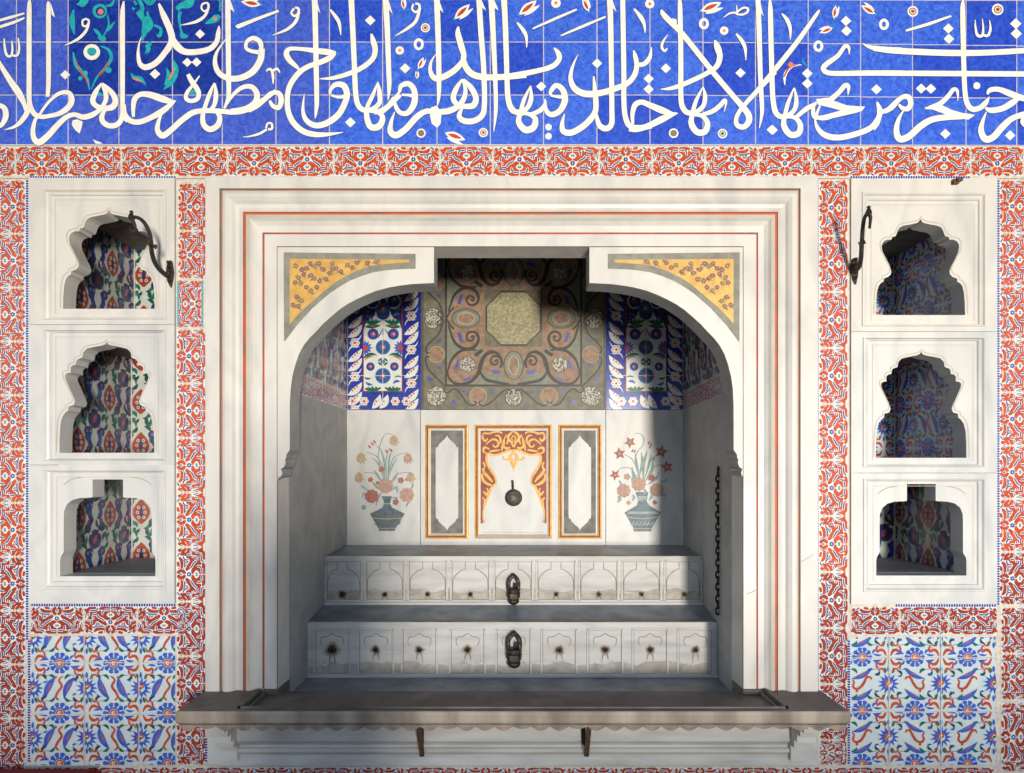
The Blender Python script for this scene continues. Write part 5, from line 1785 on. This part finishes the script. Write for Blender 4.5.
for (o0, z0), (o1, z1) in zip(edge[:-1], edge[1:]):
    A = [(LX0 - o0, 0, HL + z0), (LX0 - o0, LF - o0, HL + z0), (LX1 + o0, LF - o0, HL + z0), (LX1 + o0, 0, HL + z0)]
    B = [(LX0 - o1, 0, HL + z1), (LX0 - o1, LF - o1, HL + z1), (LX1 + o1, LF - o1, HL + z1), (LX1 + o1, 0, HL + z1)]
    for i in range(3):
        b.face([A[i], A[i + 1], B[i + 1], B[i]], 'slab_edge')
b.face([(LX0 + .01, LF + .01, HL - .066), (LX1 - .01, LF + .01, HL - .066), (LX1 - .01, 0, HL - .066), (LX0 + .01, 0, HL - .066)], 'marble_weathered')
for X0, X1 in ((-1.253, IX0 + .004), (IX1 - .004, 1.234)):
    b.box(X0, X1, .0, .165, HL - .085, HL - .0008, 'slab_stone')
b.build('slab', led)
b = MB()
for off, hh, wd in ((-.004, .007, .013), (.024, -.008, .010)):
    X0, X1, F = TX0 + off, TX1 - off, TF + off
    b.box(X0, X0 + wd, F, 0.0, HL - .03, HL + hh, 'slab_stone')
    b.box(X1 - wd, X1, F, 0.0, HL - .03, HL + hh, 'slab_stone')
    b.box(X0, X1, F, F + wd, HL - .03, HL + hh, 'slab_stone')
b.build('tray_border', led)
b = MB()
n = 36
dx = (LX1 - LX0 - .02) / n
for i in range(n):
    x0 = LX0 + .01 + i * dx
    rr = random.Random(i)
    k = 1.0 if rr.random() > .22 else .55
    out = [(x0, HL - .062), (x0, HL - .070), (x0 + dx * .12, HL - .070 - .006 * k), (x0 + dx * .30, HL - .070 - .015 * k), (x0 + dx * .5, HL - .070 - .019 * k), (x0 + dx * .70, HL - .070 - .015 * k), (x0 + dx * .88, HL - .070 - .006 * k), (x0 + dx, HL - .070), (x0 + dx, HL - .062)]
    y0, y1 = LF - .002, LF + .016
    b.face([(p[0], y0, p[1]) for p in out], 'scallop_stone')
    for p, q in zip(out[:-1], out[1:]):
        b.face([(p[0], y0, p[1]), (q[0], y0, q[1]), (q[0], y1, q[1]), (p[0], y1, p[1])], 'scallop_stone')
b.build('scalloped_edge', led)
b = MB()
xl, xr = sideX(DL)
b.face([(IX0, .071, HC - 1.185), (IX1, .071, HC - 1.185), (IX1, Y_IN, HC - 1.185), (IX0, Y_IN, HC - 1.185)], 'trough_stone')
b.face([(IX0, Y_IN, HC - 1.185), (IX1, Y_IN, HC - 1.185), (xr - .004, DL - .016, HC - 1.18), (xl + .004, DL - .016, HC - 1.18)], 'trough_stone')
b.build('basin_floor', led)

apr = thing('basin_apron', 'white moulded marble front below the stone ledge', 'basin apron', (0, 0, HC - 1.485))
AX0, AX1 = (209.5 - CX) / PX, (816 - CX) / PX
b = MB()
prof = [(707.2, -.052), (741, -.052), (742.2, -.046), (743.5, -.030), (745.5, -.020), (747.2, -.024), (748.2, -.036), (750, -.043), (752, -.042), (753.4, -.034), (754.6, -.022), (756, -.020), (757.0, -.026), (765.8, -.026), (766.2, .0)]
for (a, d0), (c, d1) in zip(prof[:-1], prof[1:]):
    za, zc1 = HC - (a - CY) / S(d0), HC - (c - CY) / S(d1)
    b.face([(AX0 + .15, d0, za), (AX1 - .15, d0, za), (AX1 - .15, d1, zc1), (AX0 + .15, d1, zc1)], 'marble_weathered')
for X0, X1 in ((AX0, AX0 + .16), (AX1 - .16, AX1)):
    b.box(X0, X1, -.022, .0, HC - (765.8 - CY) / S(-.022), HL - .066, 'marble_weathered')
b.build('moulded_front', apr)
for X0, X1 in ((-1.452, -1.362), (1.362, 1.452)):
    b = MB()
    zt, zb = HL - .067, HC - 1.432
    steps = [(-.060, .60), (-.085, .76), (-.115, .84), (-.150, .905), (-.190, .955), (-.235, 1.0)]
    out = [(-.02, zt), (-.235, zt)]
    zlist = [zb + (zt - zb) * f for f in (0, .30, .46, .61, .74, .87)]
    pr = [-.052, -.090, -.122, -.155, -.192, -.235]
    for i in range(5, -1, -1):
        out += [(pr[i], zlist[i]), (pr[max(i - 1, 0)], zlist[i])] if i else [(pr[0], zlist[0])]
    out += [(-.02, zb)]
    for X in (X0, X1):
        b2 = [(X, p[0], p[1]) for p in out]
        tris = tessellate_polygon([[Vector((p[0], p[1], 0)) for p in out]])
        base = len(b.v)
        b.v += b2
        kk = b.mi('marble_weathered')
        for tr_ in tris:
            b.f.append(tuple(base + q for q in tr_))
            b.m.append(kk)
    for p, q in zip(out, out[1:] + out[:1]):
        b.face([(X0, p[0], p[1]), (X1, p[0], p[1]), (X1, q[0], q[1]), (X0, q[0], q[1])], 'marble_weathered')
    b.build('corbel', apr)


def strut(label, x, tilt):
    zw, zt = HC - 1.395, HL - .068
    t = thing('iron_strut', label, 'iron strut', (x, -.045, zw), 'iron struts under the ledge')
    b = MB()
    for p, q in zip([(-.056, zw - .010), (-.062, zw + .006), (-.16, zt - .06), (-.215, zt)][:-1], [(-.062, zw + .006), (-.16, zt - .06), (-.215, zt)]):
        b.face([(x - .012, p[0], p[1]), (x + .012, p[0], p[1]), (x + .012, q[0], q[1]), (x - .012, q[0], q[1])], 'rust_iron')
        b.face([(x - .012, p[0] + .008, p[1]), (x + .012, p[0] + .008, p[1]), (x + .012, q[0] + .008, q[1]), (x - .012, q[0] + .008, q[1])], 'rust_iron')
        for X in (x - .012, x + .012):
            b.face([(X, p[0], p[1]), (X, p[0] + .008, p[1]), (X, q[0] + .008, q[1]), (X, q[0], q[1])], 'rust_iron')
    b.build('brace', t)
    b = MB()
    b.box(x - .010 - tilt, x + .010 - tilt, -.060, -.053, zw + .055, zt, 'iron')
    b.box(x - .010, x + .010, -.060, -.053, zw - .012, zw + .04, 'iron')
    b.face([(x - .010 - tilt, -.060, zw + .056), (x + .010 - tilt, -.060, zw + .056), (x + .010, -.060, zw + .039), (x - .010, -.060, zw + .039)], 'iron')
    b.build('wall_strap', t)


strut('rusty iron strut under the ledge, left of the middle', -.4525, .0)
strut('rusty forked iron strut under the ledge, right of the middle', .3564, .016)

# ---------------------------------------------------------------- iron lamp hooks
def hook(label, plate, path, drop, knobs):
    """path: (px, py, depth) read from the picture at an assumed stand-off"""
    base = P(plate[0], plate[1], 0)
    t = thing('iron_lamp_hook', label, 'lamp hook', base, 'wrought iron lamp hooks')
    W3 = lambda p: P(p[0], p[1], p[2])
    b = MB()
    bx, bz = base[0], base[2]
    b.prism([(plate[0] - 2.4, plate[1] + 2), (plate[0] - 3.4, plate[1] - 3), (plate[0] - 2.2, plate[1] - 9), (plate[0] - .6, plate[1] - 12.5), (plate[0] + 1.6, plate[1] - 13), (plate[0] + 2.6, plate[1] - 9), (plate[0] + 3.4, plate[1] - 2), (plate[0] + 2.8, plate[1] + 5), (plate[0] + 1.0, plate[1] + 13.5), (plate[0] - 1.4, plate[1] + 9)], -.026, -.0, 'iron', pd=0)
    for dz, r in ((.050, .012), (.026, .010), (-.004, .016), (-.040, .009)):
        b.lathe((bx, -.01, bz + dz), (0, -1, .15), [(0, r), (.018, r * .95), (.030, r * .55), (.036, .002)], 'iron', 10)
    b.build('wall_plate', t)
    a = MB()
    a.tube([(bx, -.02, bz - .01, .013)] + [W3(p) + (.0115 - .004 * i / len(path),) for i, p in enumerate(path)], .01, 'iron', 9, 6)
    a.build('arm', t)
    k = MB()
    (p, q) = knobs
    pa, pb = Vector(W3(p)), Vector(W3(q))
    L = (pb - pa).length
    k.lathe(pa, pb - pa, [(0, .006), (L * .08, .012), (L * .22, .010), (L * .35, .007), (L * .65, .007), (L * .8, .011), (L * .93, .012), (L, .005)], 'iron', 10)
    k.build('cross_knob', t)
    c = MB()
    end = W3(path[-1])
    c.lathe((end[0], end[1], end[2] - .012), (0, 0, 1), [(0, .010), (.008, .015), (.018, .012), (.030, .006), (.036, .009), (.042, .003)], 'iron', 10)
    c.tube([W3(p) + (.0095 - .0012 * i,) for i, p in enumerate(drop)], .008, 'iron', 8, 5)
    c.build('hook_tip', t)


hook('S-curved wrought iron lamp hook reaching over the topmost left niche', (172.0, 275, 0),
     [(167, 275.5, -.035), (160, 270, -.08), (154.5, 261.5, -.12), (151.8, 252, -.155), (151.0, 242, -.185), (149.2, 232, -.21), (144.5, 223, -.235), (138.5, 218, -.26), (131.5, 217.0, -.28)],
     [(131.5, 217.5, -.28), (133.5, 222, -.286), (135.2, 228, -.287), (134.2, 231.6, -.284), (131.2, 230.2, -.28), (130, 226, -.277)], ((148.2, 243.0, -.2), (157.2, 247.4, -.172)))
hook('S-curved wrought iron lamp hook left of the topmost right niche, bent upright', (852.6, 272, 0),
     [(856, 270.5, -.035), (859.4, 266, -.075), (861.0, 258, -.11), (861.6, 248, -.14), (862.2, 238, -.165), (862.8, 228, -.19), (864.0, 219.5, -.215), (866.4, 214.4, -.235), (868.6, 212.2, -.25)],
     [(868.8, 213.5, -.25), (870.4, 217, -.252), (870.2, 222, -.252), (869.6, 228.4, -.25)], ((858.6, 244.6, -.150), (865.2, 241.2, -.165)))
# the small iron cramp over the right niches
b = MB()
cx_, _, cz_ = P(953, 183.5, 0)
b.box(cx_ - .016, cx_ + .012, -.030, -.008, cz_ - .012, cz_ + .010, 'rust_iron')
b.box(cx_ - .006, cx_ + .020, -.044, -.026, cz_ - .004, cz_ + .012, 'rust_iron')
tag(b.build('iron_cramp', base=(cx_, -.01, cz_)), 'tiny rusty iron cramp on the top edge of the right niche panels', 'iron cramp')

# ---------------------------------------------------------------- chain on the right wall of the alcove
ch = thing('iron_chain', 'dark twisted iron chain hanging against the right side wall of the alcove', 'chain', P(718, 612, .42))
dch = .42
for i in range(24):
    yy = 469 + i * 6.0
    c0, c1 = P(717.7, yy, dch), P(717.9, yy + 7.4, dch)
    b = MB()
    r, hh = .011, abs(c1[2] - c0[2])
    zc0 = (c0[2] + c1[2]) / 2
    loop = []
    for j in range(13):
        a = 2 * math.pi * j / 12
        off = r * math.sin(a)
        loop.append((c0[0] + (off if i % 2 else off * .35), dch + (off if not i % 2 else off * .35), zc0 + hh * .5 * math.cos(a)))
    b.tube(loop, .0055, 'iron', 6, 2)
    b.build('link', ch)
b = MB()
p0 = P(717.7, 469, dch)
p1 = (sideX(dch)[1] + .01, dch, p0[2] + .004)
b.tube([p1, (p0[0] + .01, dch, p0[2] + .012), (p0[0], dch, p0[2] + .002)], .008, 'iron', 7)
b.build('wall_staple', ch)

# ---------------------------------------------------------------- red carpet edge on the floor at the left
b = MB()
x0, x1 = (-160 - CX) / PX, (100 - CX) / PX
top = HC - (768.5 - CY) / S(-.05)
prof = [(-.03, 0), (-.03, top - .02), (-.045, top - .004), (-.07, top), (-.55, top), (-.60, top - .01), (-.62, top - .04), (-.62, 0)]
for p, q in zip(prof[:-1], prof[1:]):
    b.face([(x0, p[0], p[1]), (x1, p[0], p[1]), (x1 + .02, q[0], q[1]), (x0, q[0], q[1])], 'red_cloth')
for X in (x0, x1):
    b.face([(X, p[0], p[1]) for p in prof], 'red_cloth')
tag(b.build('floor_cushion', base=((x0 + x1) / 2, -.3, 0)), 'flat red floor cushion at the foot of the wall, bottom left corner', 'floor cushion')
